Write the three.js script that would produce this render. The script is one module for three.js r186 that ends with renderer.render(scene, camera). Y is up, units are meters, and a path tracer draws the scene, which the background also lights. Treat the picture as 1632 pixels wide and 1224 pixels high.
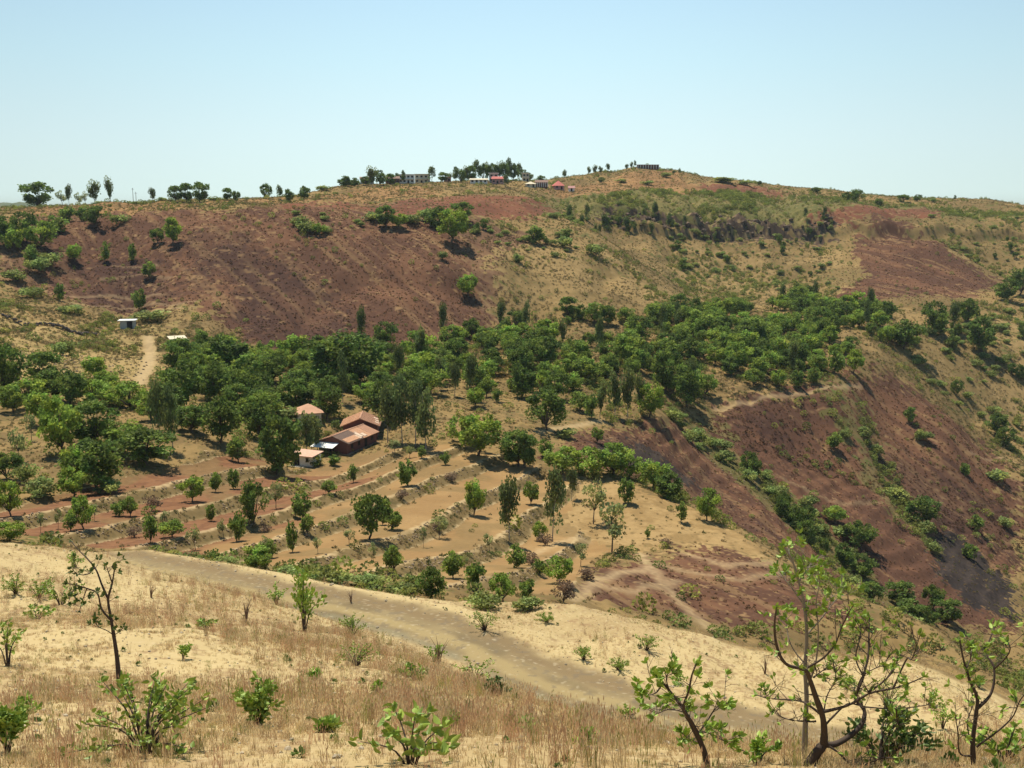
import * as THREE from 'three';
import { mergeGeometries } from 'three/addons/utils/BufferGeometryUtils.js';

// ---------- camera, sky, sun, exposure ----------
const EYE = 60;                                             // eye level; the valley floor lies near y = 10
const scene = new THREE.Scene();
const camera = new THREE.PerspectiveCamera(40.02, 4 / 3, 0.1, 6000);
camera.position.set(0, EYE, 0);
camera.rotation.set(-9.5 * Math.PI / 180, 0, 0);
const renderer = new THREE.WebGLRenderer({ antialias: true });
renderer.toneMapping = THREE.LinearToneMapping;
renderer.toneMappingExposure = 1.37;
renderer.shadowMap.enabled = true;
const SUN = new THREE.Vector3(-0.20, 0.90, -0.34).normalize();
const sun = new THREE.DirectionalLight(new THREE.Color(1, 0.93, 0.79), 5.0);
sun.position.copy(SUN).multiplyScalar(600); sun.position.z -= 250; sun.target.position.set(0, 0, -250);
sun.castShadow = true; sun.shadow.mapSize.set(4096, 4096); sun.shadow.radius = 1;
Object.assign(sun.shadow.camera, { left: -450, right: 450, top: 450, bottom: -450, near: 1, far: 1500 });
scene.add(sun, sun.target);
{ // clear dry-season sky: pale at the horizon, blue overhead
  const W = 512, H = 256, d = new Float32Array(W * H * 4);
  const stops = [[-90, .22, .18, .12], [-4, .44, .46, .41], [0, .645, .785, .735], [3.5, .595, .755, .775], [7.5, .495, .70, .78], [12, .40, .60, .76], [22, .20, .38, .60], [40, .095, .22, .43], [65, .055, .145, .32], [90, .045, .12, .28]];
  for (let j = 0; j < H; j++) {
    const el = (j + .5) / H * 180 - 90; let k = 1; while (k < stops.length - 1 && stops[k][0] < el) k++;
    const a = stops[k - 1], b = stops[k], t = Math.min(1, Math.max(0, (el - a[0]) / (b[0] - a[0])));
    for (let i = 0; i < W; i++) { const o = (j * W + i) * 4, az = (i + .5) / W * 360 - 90, da = Math.min(Math.abs(az), 360 - Math.abs(az)) / 24, glow = .74 + .21 * Math.exp(-da * da); /* brighter on the sun's side */ for (let c = 0; c < 3; c++) d[o + c] = (a[c + 1] + (b[c + 1] - a[c + 1]) * t) * glow; d[o + 3] = 1; }
  }
  const sky = new THREE.DataTexture(d, W, H, THREE.RGBAFormat, THREE.FloatType);
  sky.mapping = THREE.EquirectangularReflectionMapping; sky.magFilter = THREE.LinearFilter; sky.needsUpdate = true;
  scene.background = sky; scene.environment = sky;
}
scene.fog = new THREE.FogExp2(0xcfe2ee, 0.00005);

// ---------- helpers ----------
function rng(seed) { let a = seed >>> 0; return () => { a = (a + 0x6D2B79F5) | 0; let t = Math.imul(a ^ (a >>> 15), 1 | a); t = (t + Math.imul(t ^ (t >>> 7), 61 | t)) ^ t; return ((t ^ (t >>> 14)) >>> 0) / 4294967296; }; }
const NT = new Float32Array(65536); { const r = rng(7); for (let i = 0; i < 65536; i++) NT[i] = r() * 2 - 1; }
function vn(x, y) { // value noise, -1..1
  const xi = Math.floor(x), yi = Math.floor(y); let fx = x - xi, fy = y - yi; fx = fx * fx * (3 - 2 * fx); fy = fy * fy * (3 - 2 * fy);
  const x0 = xi & 255, x1 = (xi + 1) & 255, y0 = (yi & 255) << 8, y1 = ((yi + 1) & 255) << 8;
  const a = NT[y0 + x0], b = NT[y0 + x1], c = NT[y1 + x0], d = NT[y1 + x1];
  return a + (b - a) * fx + (c - a) * fy + (a - b - c + d) * fx * fy;
}
const fbm = (x, y) => (vn(x, y) + .5 * vn(x * 2.03 + 17, y * 2.03 + 5) + .25 * vn(x * 4.1 + 3, y * 4.1 + 41)) / 1.4;
const clamp = (v, a = 0, b = 1) => v < a ? a : v > b ? b : v;
const smooth = (a, b, v) => { const t = clamp((v - a) / (b - a)); return t * t * (3 - 2 * t); };
const taken = {};
function numbered(name) { const n = taken[name] = (taken[name] ?? -1) + 1; return n ? `${name}_${String(n).padStart(3, '0')}` : name; }
function tag(o, label, category, group) { o.userData.label = label; o.userData.category = category; if (group) o.userData.group = group; return o; }
function shade(o) { o.traverse(m => { if (m.isMesh) { m.castShadow = true; m.receiveShadow = true; } }); return o; }
function add(o, name) { o.name = numbered(name); scene.add(o); return shade(o); }
function part(parent, name, geo, mat) { const m = new THREE.Mesh(geo, mat); m.name = name; parent.add(m); return m; }
const lin = (r, g, b) => new THREE.Color().setRGB(r, g, b);
const mat = (c, rough = .95, o = {}) => new THREE.MeshPhysicalMaterial({ color: c, roughness: rough, specularIntensity: .25, ...o });
function inside(poly, x, z) { let c = false; for (let i = 0, j = poly.length - 1; i < poly.length; j = i++) { const [a, b] = poly[i], [e, f] = poly[j]; if ((b > z) !== (f > z) && x < (e - a) * (z - b) / (f - b) + a) c = !c; } return c; }
function lineDist(pts, x, z) { let best = 1e9; for (let i = 1; i < pts.length; i++) { const [ax, az] = pts[i - 1], [bx, bz] = pts[i], dx = bx - ax, dz = bz - az, t = clamp(((x - ax) * dx + (z - az) * dz) / (dx * dx + dz * dz)), d = Math.hypot(x - ax - t * dx, z - az - t * dz); if (d < best) best = d; } return best; }
// ---------- the lie of the land: surveyed spot heights [x, z, y], joined by a smooth surface ----------
const CONTROL = [[-60,-0,57.9],[-60,25,69],[-20,-0,58.4],[-20,25,69],[0,-0,58.4],[0,25,69],[20,-0,58.4],[20,25,69],[60,-0,57.9],[60,25,69],[-6.9,-9.6,54.6],[-5,-9.6,54.6],[-2.5,-9.6,54.6],[0,-9.6,54.6],[2.5,-9.6,54.6],[5,-9.6,54.6],[7,-9.6,54.6],[-13.4,-19,50.9],[-9.8,-19,50.9],[-7.9,-20,50.4],[-4,-20,50.4],[-0.2,-20,50.2],[3.3,-21,48.8],[5.2,-20,48.8],[7.5,-17,50.5],[12,-19,49.6],[-26.5,-38,45.3],[-18.9,-37,45.7],[-13.5,-35,46.1],[-8.6,-33,46.1],[-4.2,-31,46.1],[-0.3,-28,46.3],[3.2,-27,45.8],[-34.5,-50,43.7],[-25.3,-50,43.5],[-22.2,-50,43.2],[-20.4,-50,42.8],[-150,-72,33],[-60,-70,34.5],[-42,-65,36.6],[-32,-61.5,38.4],[-22.4,-58.7,39.8],[-17.9,-55.8,40.1],[-13.5,-53,40.2],[-9.4,-51.1,40.2],[-6.3,-49.5,40.2],[-3.5,-47.6,40.2],[-1,-45.1,40.2],[0.4,-43.2,40.2],[2.2,-41.9,40.2],[5.1,-39.7,40.2],[8.1,-38.1,40.2],[9.8,-37.5,40.2],[11.8,-36.7,40.1],[13.9,-35.9,40],[24,-33.2,39.4],[40,-32,38.5],[70,-31,37],[150,-30,34],[-4.5,-53,39.4],[0,-54,38.9],[2.8,-54,38.7],[6.1,-53,38.6],[9.1,-51,38.5],[12.8,-50,38],[18.8,-51,37.6],[21.6,-50,37.3],[25.4,-49,35.9],[33.3,-48,33.6],[-60,-72,35],[-30,-70,35],[-14,-66,36],[-4,-66,32.5],[6,-68,29],[14,-70,26],[24,-70,24],[36,-70,21],[60,-70,16],[-70,-95,26],[-40,-95,27],[-15,-88,26.5],[0,-88,22],[14,-88,19],[26,-88,14],[40,-88,8],[70,-88,-2],[20,-105,13.5],[40,-105,5],[70,-105,-8],[50,-125,-2],[75,-130,-14],[-81.4,-118,22.7],[-59.5,-118,22.7],[-69.2,-138,20.7],[-79.8,-160,20.5],[-50.2,-122,20.6],[-58.1,-142,19.6],[-66.3,-163,19.8],[-39,-122,19],[-47.6,-150,17.3],[-55.2,-175,16.8],[-62,-198,18.6],[-26.8,-118,18.9],[-33.8,-150,15.4],[-40.8,-182,12.8],[-46.6,-198,13.6],[-38,-203,9.9],[-33.7,-216,10.1],[-15.6,-116,19.2],[-18.4,-138,15.4],[-21.9,-165,13.1],[-19.3,-190,10.8],[-23.2,-216,10.8],[-7.6,-105,21.3],[-4.9,-142,12.3],[-5.8,-168,10.1],[-6.8,-198,8.7],[-1.1,-112,18.8],[4.4,-160,8.3],[5.3,-196,6.7],[6.4,-122,15.1],[12.7,-166,6.4],[16.8,-205,6.9],[22.8,-202,7],[28.1,-196,6.1],[36,-186,5.3],[39.8,-177,4],[43.7,-166,3],[19.3,-170,6.2],[29.5,-168,5.8],[15.5,-135,11.2],[26.1,-148,7.4],[13.6,-118,13.9],[21.7,-122,11.1],[32.4,-135,7.6],[44.7,-148,3.6],[47.7,-143,4.1],[50.5,-138,3.8],[55.9,-134,2.7],[38.9,-128,6.1],[59.5,-120,3.9],[-125.6,-185,19],[-91.8,-185,20.1],[-108.4,-220,22.1],[-103.5,-240,21.6],[-83.8,-225,18.5],[-87.5,-250,20],[-108.8,-310,20.7],[-122.3,-335,22.6],[-129.8,-265,24],[-151,-310,28.2],[-132.3,-318,24.5],[-212.6,-320,31.9],[-167.4,-345,31.8],[-150.1,-352,28.1],[-96.4,-300,20.2],[-74.8,-240,18.7],[-61.6,-245,14.8],[-75,-300,15.6],[-43.9,-245,13.3],[-37.1,-285,14.4],[-24.6,-245,12.5],[-19.3,-275,12.6],[-3.1,-320,16.6],[-6.2,-285,12.7],[-5,-228,10.9],[6.2,-232,10],[13.6,-268,10.6],[30.3,-272,9.8],[37.2,-262,7.6],[36,-325,12],[19.3,-385,17],[65.5,-385,12.4],[55.1,-322,6.5],[54.2,-305,3.7],[85.3,-370,9.8],[74.2,-320,3.9],[105.9,-335,3.9],[108.9,-375,9.1],[103.1,-450,15.2],[134.9,-385,7.8],[150.1,-430,12],[138.3,-460,14.2],[72.8,-430,17.2],[-106.3,-345,23.6],[-100.3,-325,21.8],[-132.2,-360,25.2],[-83.5,-335,17.6],[-62.9,-332,17.4],[-42.7,-330,16.8],[-24,-345,16.3],[-8,-370,18.7],[10.5,-400,21.4],[-147.7,-405,38.9],[-119.8,-392,37.3],[-95,-385,35.4],[-72.2,-385,34.2],[-50,-390,35.1],[-27.5,-400,36.8],[-3.9,-415,35.9],[21.2,-425,32.8],[-238,-360,39.1],[-185.9,-385,39.9],[-206.5,-430,52.7],[-181.3,-430,50.2],[-161.1,-445,55],[-135.8,-448,57.6],[-109.4,-448,58.9],[-83.1,-448,58.4],[-57.7,-455,57],[-31.5,-462,54.8],[-15.6,-475,54.1],[9.7,-485,50.3],[36.5,-500,48.6],[40.8,-480,42],[50.3,-462,34.6],[60.1,-452,27.1],[68.8,-446,20.4],[37.2,-435,29.6],[-308.2,-470,56.1],[-225.3,-470,56.6],[-191.5,-490,60.2],[-151.3,-500,60.8],[-108.4,-505,61.4],[-65.9,-520,61.4],[-37.1,-545,62.7],[11.2,-560,63.5],[-33.4,-490,59.3],[-4.7,-500,57.9],[-353.7,-540,58.7],[-258.5,-540,59.9],[-235.1,-560,61.5],[-207.6,-575,63.6],[-176.9,-585,64],[-145,-595,64.7],[-123,-625,67.8],[-106.5,-660,72.8],[-79.1,-690,74.2],[-48.5,-715,76.8],[-24.1,-735,78.1],[6.2,-760,80.4],[38.7,-790,83.1],[69.7,-830,88],[111,-850,92.6],[135.9,-850,87.7],[190.8,-850,79.5],[242.1,-855,73.7],[292.4,-855,69.2],[340.7,-850,66.2],[370.6,-850,66.7],[402.3,-840,58.9],[528.9,-830,50.7],[33.9,-690,72.2],[79.6,-740,77.4],[118.1,-710,68.5],[178.1,-700,62.3],[239.8,-700,60.3],[301.7,-700,56.2],[-424.9,-640,48],[-310.7,-640,48],[-249.2,-680,50],[-173.2,-700,52],[-124.8,-760,65],[-56.6,-820,70],[45,-900,72],[127.9,-960,82],[219.3,-960,62],[333.5,-960,50],[456.3,-940,40],[599.7,-930,30],[0,-1150,40],[-534,-1100,20],[558.2,-1150,20],[29.6,-600,58.5],[59.7,-620,58.1],[98.4,-635,56.6],[136.8,-640,55.8],[182,-640,55.4],[219.6,-640,54.7],[259.3,-645,52.8],[301.9,-655,51.9],[421,-660,48.8],[59.1,-612,48.9],[96.7,-622,46.5],[134.2,-626,45],[179.1,-628,44.9],[214,-622,45.1],[79.6,-575,33.4],[115.6,-585,29.5],[146.7,-570,23.6],[94,-520,17.5],[135.6,-525,15.5],[180.3,-570,26.9],[215.8,-575,30],[266.9,-590,27.5],[160.5,-505,15.7],[185.1,-490,14.1],[221.7,-500,13.2],[278.2,-575,23.2],[366.8,-570,20.2],[229.2,-470,7.6],[292.1,-450,4.4],[180.2,-440,5.6],[195,-478,12.4],[36.7,-258,4.4],[34.3,-240,0.8],[41.1,-236,-4.2],[50.2,-230,-9.8],[57.4,-243,-9.1],[60.7,-226,-13],[66.1,-220,-16.7],[49.2,-285,0.4],[55.4,-272,-5.4],[68.3,-262,-14.5],[78.4,-246,-22.6],[85.3,-234,-28.4],[94.1,-226,-32.1],[106.4,-215,-37.6],[65.9,-298,-2.3],[86.9,-308,-6.3],[84.7,-286,-14.1],[101.9,-284,-20.8],[103.6,-264,-26.9],[115.3,-252,-34.4],[125.8,-246,-40.3],[90.4,-322,0.6],[122,-345,-5.8],[115.1,-312,-16.9],[127,-302,-25.9],[138.9,-286,-36],[140,-372,-1.8],[147.6,-345,-14.3],[160.8,-335,-26.8],[161.5,-322,-31.6],[159.7,-352,-22.4],[175.5,-352,-26.8],[142.2,-392,4.4],[161.9,-392,-7.5],[175.5,-378,-21.4],[182.3,-366,-28],[169.4,-412,-0.9],[200.7,-425,-8],[200.3,-405,-19.7],[201.9,-300,-44.6],[150.4,-220,-38.4],[251.7,-380,-33.7]];
const WX = [], WZ = [], WW = [];
const squeeze = (x, z) => { const k = Math.pow(Math.hypot(x, z) + 25, -.6); return [x * k, z * k]; };
{
  const n = CONTROL.length, m = n + 1, A = [];
  for (const [x, z] of CONTROL) { const [a, b] = squeeze(x, z); WX.push(a); WZ.push(b); }
  for (let i = 0; i < n; i++) { const r = new Float64Array(m + 1); for (let j = 0; j < n; j++) r[j] = Math.sqrt((WX[i] - WX[j]) ** 2 + (WZ[i] - WZ[j]) ** 2 + .04) - (i === j ? .01 : 0); r[n] = 1; r[m] = CONTROL[i][2]; A.push(r); }
  const l = new Float64Array(m + 1).fill(1); l[n] = 0; l[m] = 0; A.push(l);
  for (let c = 0; c < m; c++) {
    let p = c; for (let i = c + 1; i < m; i++) if (Math.abs(A[i][c]) > Math.abs(A[p][c])) p = i;
    [A[c], A[p]] = [A[p], A[c]];
    for (let i = c + 1; i < m; i++) { const f = A[i][c] / A[c][c]; if (f) for (let j = c; j <= m; j++) A[i][j] -= f * A[c][j]; }
  }
  for (let i = m - 1; i >= 0; i--) { let v = A[i][m]; for (let j = i + 1; j < m; j++) v -= A[i][j] * WW[j]; WW[i] = v / A[i][i]; }
}
const NC = CONTROL.length, FX = Float64Array.from(WX), FZ = Float64Array.from(WZ), FW = Float64Array.from(WW);
function lie(x, z) { const [a, b] = squeeze(x, z); let v = FW[NC]; for (let i = 0; i < NC; i++) { const dx = a - FX[i], dz = b - FZ[i]; v += FW[i] * Math.sqrt(dx * dx + dz * dz + .04); } return v; }

// ---------- what covers the land: outlines in plan ----------
const COVER = [
 ['burned_light',[[-68.6,-456.4],[-31.5,-462.1],[6.8,-478],[22.6,-456.2],[10.7,-410.3],[-3.6,-378.3],[-15.9,-350],[-38,-362.4]]],
 ['burned_light',[[-221.9,-462.8],[-190.6,-473.2],[-151,-415],[-151.7,-355.9],[-179,-370]]],
 ['burned',[[-190.6,-473.2],[-109.9,-450],[-69.6,-463.4],[-36.9,-461.1],[-13.7,-414.1],[-3.7,-388.1],[-15.9,-350],[-50.4,-328.4],[-83.7,-335.8],[-106.2,-344.8],[-124.1,-355],[-157.5,-359.7],[-180.4,-404]]],
 ['burned_dark',[[-130,-427.9],[-101.1,-412.2],[-77.1,-386.8],[-46,-340.2],[-69.6,-335.7],[-90.3,-346.5],[-109.7,-380.2],[-136.7,-416.5]]],
 ['burned_dark',[[-180.4,-404],[-137.2,-402.4],[-116.1,-371],[-119.9,-355.3],[-153.3,-365]]],
 ['red_soil_far',[[-102.5,-520.2],[-56.9,-551.7],[19,-599.9],[24.9,-536.3],[-10.2,-481.1],[-34.6,-466.8],[-69.6,-463.4],[-100.2,-454],[-109.3,-482.7]]],
 ['dry_pink',[[-236.2,-493],[-159.8,-528.2],[-106.4,-575.1],[-91.5,-611],[-43,-634.3],[-39.1,-574.8],[-116.1,-513],[-140.5,-463.9],[-221.9,-462.8]]],
 ['dry_pink',[[17.1,-664],[65.9,-783.8],[107.8,-825.6],[131.4,-807.1],[121.3,-729.7],[31.7,-644.7]]],
 ['red_soil_far',[[121,-755.7],[167.5,-787.1],[200.6,-771.9],[149,-699],[96.7,-677.2]]],
 ['scrub_ground',[[1.3,-548.3],[32,-649.7],[120.4,-724.3],[213.9,-754.8],[339.2,-707.9],[320.5,-668.1],[182.3,-641],[29.7,-602]]],
 ['red_soil_far',[[177.4,-651.1],[273.8,-702.8],[263.2,-654.9],[226,-636.4],[181.8,-639.1]]],
 ['rock',[[48.2,-612.7],[67.2,-622],[136.7,-639.2],[193.3,-639.9],[190.1,-628.2],[133.9,-624.7],[65.8,-607.1]]],
 ['pale',[[-4.1,-435],[32.1,-477.9],[51.1,-469.1],[69.3,-444.3],[35.4,-412.5],[15.3,-401.5],[0.9,-397.3]]],
 ['pale',[[79.2,-599.3],[183.2,-616.3],[163.9,-521.1],[141.5,-512.4],[77.5,-475.5]]],
 ['pale',[[254.2,-651.7],[326.8,-681.7],[272.7,-563.1],[263.9,-575],[249,-598.7]]],
 ['burned',[[203.2,-622.9],[235.1,-640.9],[245.7,-608.9],[254,-560],[236.4,-513],[174.8,-502.7],[159.8,-522.8],[182.1,-581.6]]],
 ['pale',[[157.8,-429.6],[195.2,-478.3],[238.7,-490.3],[181.7,-364.9],[168,-371.6],[158.5,-396.3]]],
 ['burned',[[16.3,-234.3],[37.8,-266.5],[55.6,-302.1],[96,-328.5],[137.3,-371.1],[159.4,-362.2],[168.7,-337.5],[120.1,-234.1],[107.2,-229.4],[92.1,-221.2],[74.7,-224.6],[51.9,-195.1],[43.3,-231.8],[28.6,-208.6],[16.1,-212.1],[5.8,-216.6]]],
 ['burned_dark',[[17.6,-232.9],[34.7,-255.1],[48.2,-250.8],[57.9,-226.5],[42.3,-188.2],[39.5,-235.2],[24.2,-215]]],
 ['burned_dark',[[69.4,-306.1],[85.5,-317.9],[86.4,-298.9],[76.1,-287.1],[65.1,-294.4]]],
 ['charred',[[108.9,-269],[123.9,-284.9],[137,-269.5],[123.9,-242],[113,-239.3],[106.2,-249.3]]],
 ['charred',[[20.2,-230.4],[32,-245.3],[40.6,-241.9],[28.4,-216.6]]],
 ['burned_dark',[[115.7,-313.7],[137.1,-318.1],[155.7,-309.5],[142.8,-281.7],[123.9,-284.9],[110.7,-293.6]]],
 ['gully',[[40.6,-286.9],[47.8,-299.5],[59,-281.5],[73.7,-270.4],[83.8,-253.6],[89.8,-238.5],[96.8,-229.4],[87.3,-216.1],[80.6,-225],[72.4,-231.4],[63.5,-249.4],[50.3,-262.5]]],
 ['gully',[[108.8,-330.5],[118.1,-343.1],[114.3,-293.4],[115.3,-272.3],[108.9,-264.6],[106.7,-287.5]]],
 ['bare_tan',[[54.3,-305.3],[74.3,-320.3],[110.1,-345.5],[116.9,-348.3],[84.5,-322.1],[57.6,-302.7]]],
 ['left_bank',[[-153.4,-315.1],[-131.5,-320.6],[-121.2,-328.9],[-103.2,-304.3],[-86.5,-242.8],[-90.8,-209.5],[-103.3,-209.4]]],
 ['terrace',[[-73.9,-137.2],[-64.6,-139.1],[-62,-152],[-57.3,-165.6],[-54.5,-183.9],[-45,-190.9],[-36.3,-200.7],[-23.4,-218.5],[-3.4,-214.6],[22.4,-198.5],[33.4,-178.1],[27.8,-170.7],[14,-156.5],[6,-113.9],[-1.1,-106.9],[-7.8,-99.7],[-17.5,-110.1],[-24.1,-115.6],[-48.5,-117.5],[-63.9,-118.2]]],
 ['bare_tan',[[14.1,-202.6],[23.7,-199],[35.3,-182.3],[44,-168.3],[37.9,-159.2],[26.9,-164.6],[15.4,-161],[9.1,-176.3]]],
 ['burned',[[18.5,-157.7],[28.9,-164.3],[42.1,-159.7],[50.9,-139.3],[41.8,-129.3],[29.7,-123.3],[18.3,-120.1],[8.3,-116.7],[8.3,-122.2]]]
];
const TRAILS = [
 [2.6,[[-111.2,-320.3],[-101,-292.1],[-92.1,-263.8],[-86.5,-241.5]]],
 [1.0,[[20,-158.1],[19.9,-146.2],[11.6,-129.7],[6.6,-113.1]]],
 [0.9,[[19.9,-146.2],[21,-129.7],[23.3,-118.4]]],
 [0.8,[[27.2,-160.3],[32.7,-152.8],[42.6,-162]]],
 [0.8,[[10.4,-124.5],[15.2,-125.8],[23,-140.1]]],
 [0.7,[[17.4,-152.4],[25.5,-149.6],[33.2,-146.4],[41,-155.5]]],
 [0.8,[[60.2,-307],[85.1,-324.7],[109.4,-339.7],[117.9,-351.5]]],
 [0.5,[[72.3,-278.4],[87,-275.4],[101.7,-283.3]]],
 [0.6,[[150.7,-339],[170,-355.3],[175.3,-351.6]]],
 [0.6,[[-156.1,-366.8],[-143.6,-379.8],[-123.3,-373]]],
 [0.6,[[-150.4,-357.8],[-136.1,-371.1],[-117.5,-361.1],[-109.5,-363.5]]],
 [0.6,[[-140.2,-353],[-122.5,-356.7],[-108.2,-358.8]]],
 [0.5,[[-152.1,-390.9],[-137.1,-394.6],[-125.6,-387.9]]],
 [0.5,[[-152.1,-404],[-134,-399.8]]],
 [1.2,[[6.2,-232.1],[12.3,-241.9],[22.1,-252.9]]],
 [1.0,[[1.2,-141.2],[7.3,-160.2],[11.7,-165.5]]]
];
const KINDS = ['dry', 'burned', 'burned_dark', 'red_soil_far', 'dry_pink', 'scrub_ground', 'rock', 'pale', 'charred', 'gully', 'bare_tan', 'left_bank', 'terrace', 'burned_light'];
const KI = Object.fromEntries(KINDS.map((k, i) => [k, i]));
const CX0 = -640, CZ0 = -1200, CW = 1280, CH = 1260, cover = new Uint8Array(CW * CH), trod = new Uint8Array(CW * CH);
for (const [k, p] of COVER) {
  let a = 1e9, b = -1e9, c = 1e9, d = -1e9; for (const [x, z] of p) { a = Math.min(a, x); b = Math.max(b, x); c = Math.min(c, z); d = Math.max(d, z); }
  for (let z = Math.floor(c); z <= d; z++) for (let x = Math.floor(a); x <= b; x++) if (inside(p, x + .5, z + .5)) { const i = (z - CZ0) * CW + x - CX0; if (i >= 0 && i < cover.length) cover[i] = KI[k]; }
}
const coverAt = (x, z) => { const i = Math.floor(x) - CX0, j = Math.floor(z) - CZ0; return i < 0 || j < 0 || i >= CW || j >= CH ? 0 : cover[j * CW + i]; };
const nearTerrace = (x, z) => { let s = 0; for (const [a, b] of [[0, 0], [3, 0], [-3, 0], [0, 3], [0, -3], [6, 0], [-6, 0], [0, 6], [0, -6]]) if (coverAt(x + a, z + b) === 12) s++; return s / 9; };
const ROAD = [[-150,-72,33.00],[-60,-70,34.50],[-42,-65,36.60],[-32,-61.5,38.40],[-22.4,-58.7,39.80],[-17.9,-55.8,40.10],[-13.5,-53,40.20],[-9.4,-51.1,40.20],[-6.3,-49.5,40.20],[-3.5,-47.6,40.20],[-1,-45.1,40.20],[0.4,-43.2,40.20],[2.2,-41.9,40.20],[5.1,-39.7,40.20],[8.1,-38.1,40.20],[9.8,-37.5,40.20],[11.8,-36.7,40.10],[13.9,-35.9,40.00],[24,-33.2,39.40],[40,-32,38.50],[70,-31,37.00],[150,-30,34.00]];
const roadHalf = 1.75;
function roadLevel(x, z) { let best = 1e9, y = 0; for (let i = 1; i < ROAD.length; i++) { const [ax, az, ay] = ROAD[i - 1], [bx, bz, by] = ROAD[i], dx = bx - ax, dz = bz - az, t = clamp(((x - ax) * dx + (z - az) * dz) / (dx * dx + dz * dz)), d = Math.hypot(x - ax - t * dx, z - az - t * dz); if (d < best) { best = d; y = ay + (by - ay) * t; } } return y; }
function roadSide(x, z) { let best = 1e9, c = 1; for (let i = 1; i < ROAD.length; i++) { const [ax, az] = ROAD[i - 1], [bx, bz] = ROAD[i], dx = bx - ax, dz = bz - az, t = clamp(((x - ax) * dx + (z - az) * dz) / (dx * dx + dz * dz)), d = Math.hypot(x - ax - t * dx, z - az - t * dz); if (d < best) { best = d; c = dx * (z - az) - dz * (x - ax) < 0 ? 1 : -1; } } return c; }
const roadDist = (x, z) => z < -85 || z > -15 ? 99 : lineDist(ROAD, x, z);

// field terraces step down towards the near right; t counts the steps
function terraceStep(x, z) {
  const D = -z, e = Math.max(0, D - 165), xc = .28 * (D - 120) + .0028 * e * e;
  const s = (x - xc) * .95 + 2.0 * fbm(x / 60 + 3, z / 60) + .5 * fbm(x / 14, z / 14) + .010 * Math.max(0, x - 2) * Math.max(0, 190 - D) * .5;
  const t = s / 9.4 + .40 * vn(s / 17, 4.5) + .12 * vn(x / 30, z / 30); return [Math.floor(t), t - Math.floor(t)];
}
const RISER = .77;
const PADS = [[-34, -219, 11], [-39.7, -198.5, 5], [-121.2, -332, 4], [-45.7, -231, 5]];
for (const p of PADS) p.push(lie(p[0], p[1]));
function height(x, z) {
  const D = -z; let y = lie(x, z);
  if (D < 95) {
    const q = roadDist(x, z), off = smooth(roadHalf - .2, roadHalf + 3.2, q);
    let g = y + (.30 * fbm(x / 7, z / 7) + .10 * fbm(x / 1.7, z / 1.7) + .035 * vn(x * 2.2, z * 2.2)) * smooth(6, 34, D);
    g += .35 * smooth(.2, .7, vn(x / 3.1 + 9, z / 3.1)) * smooth(14, 36, D) * .5;
    const r = roadLevel(x, z) + .05 * fbm(x / 3, z / 3) + .10 * (q < roadHalf ? Math.cos(q * 2.2) * .35 : 0);
    y = r + (g - r) * off;
  }
  if (D > 85 && D < 300) {
    const n = .5 * fbm(x / 13, z / 13) + .16 * fbm(x / 3.5, z / 3.5), m = nearTerrace(x, z), k = smooth(.25, .85, m);
    if (k > 0) { const [, f] = terraceStep(x, z); y += k * 1.15 * (f < RISER ? f / RISER - .5 : .5 - (f - RISER) / (1 - RISER)); }
    const b = coverAt(x, z);
    y += n * (1 - .75 * k) * smooth(85, 100, D);
    if (b === 1 || b === 2 || b === 8 || b === 10) { const f = (y + 1.2 * fbm(x / 30, z / 30)) / 2.4, g = f - Math.floor(f); y += .5 * (g < .7 ? g / .7 - .5 : .5 - (g - .7) / .3); }
  }
  if (D >= 250) {
    const w = smooth(250, 300, D);
    const rill = Math.abs(vn(x / 17 + .25 * z / 40, z / 60)), big = Math.abs(vn(x / 48 + 7, z / 110 + 2));
    y += w * ((coverAt(x, z) < 3 ? .45 : 1) * (.9 * fbm(x / 22, z / 22) + .4 * fbm(x / 6, z / 6) - 1.6 * smooth(.35, 0, rill) + (coverAt(x, z) < 3 ? 1.1 * vn((x * .8 - z * .6) / 6, (x * .6 + z * .8) / 70) : 0)) - 3.0 * smooth(.28, 0, big) * smooth(.1, .5, coverAt(x, z) === 7 || coverAt(x, z) === 6 ? 1 : .35));
    { const u = (D - 627 - 7 * fbm(x / 26, 3) - 4 * vn(x / 7, 8)) / 10, m = smooth(30, 75, x) * smooth(335, 290, x); if (m > 0 && Math.abs(u) < 3) y += m * (4.2 + 2 * vn(x / 30, 5)) * (Math.tanh(u * 3.2) - clamp(u, -1, 1)) * smooth(3, 1.5, Math.abs(u)); } // the rock step
    const b = coverAt(x, z);
    if (b === 6) { const c = fbm(x / 9, z / 20); y += 2.6 * smooth(-.1, .15, c) + 1.2 * smooth(.2, .3, fbm(x / 4 + 9, z / 7)); }
    if (b === 1 || b === 2) { const f = (y + 1.5 * fbm(x / 40, z / 40)) / 2.6, g = f - Math.floor(f), l = x < -92 || D < 330 ? 1 : .12; y += l * .6 * (g < .7 ? g / .7 - .5 : .5 - (g - .7) / .3); }
  }
  for (const [a, b, r, h] of PADS) { const d = Math.hypot(x - a, z - b); if (d < r + 6) y = h + (y - h) * smooth(r * .7, r + 6, d); }
  return y;
}

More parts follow.
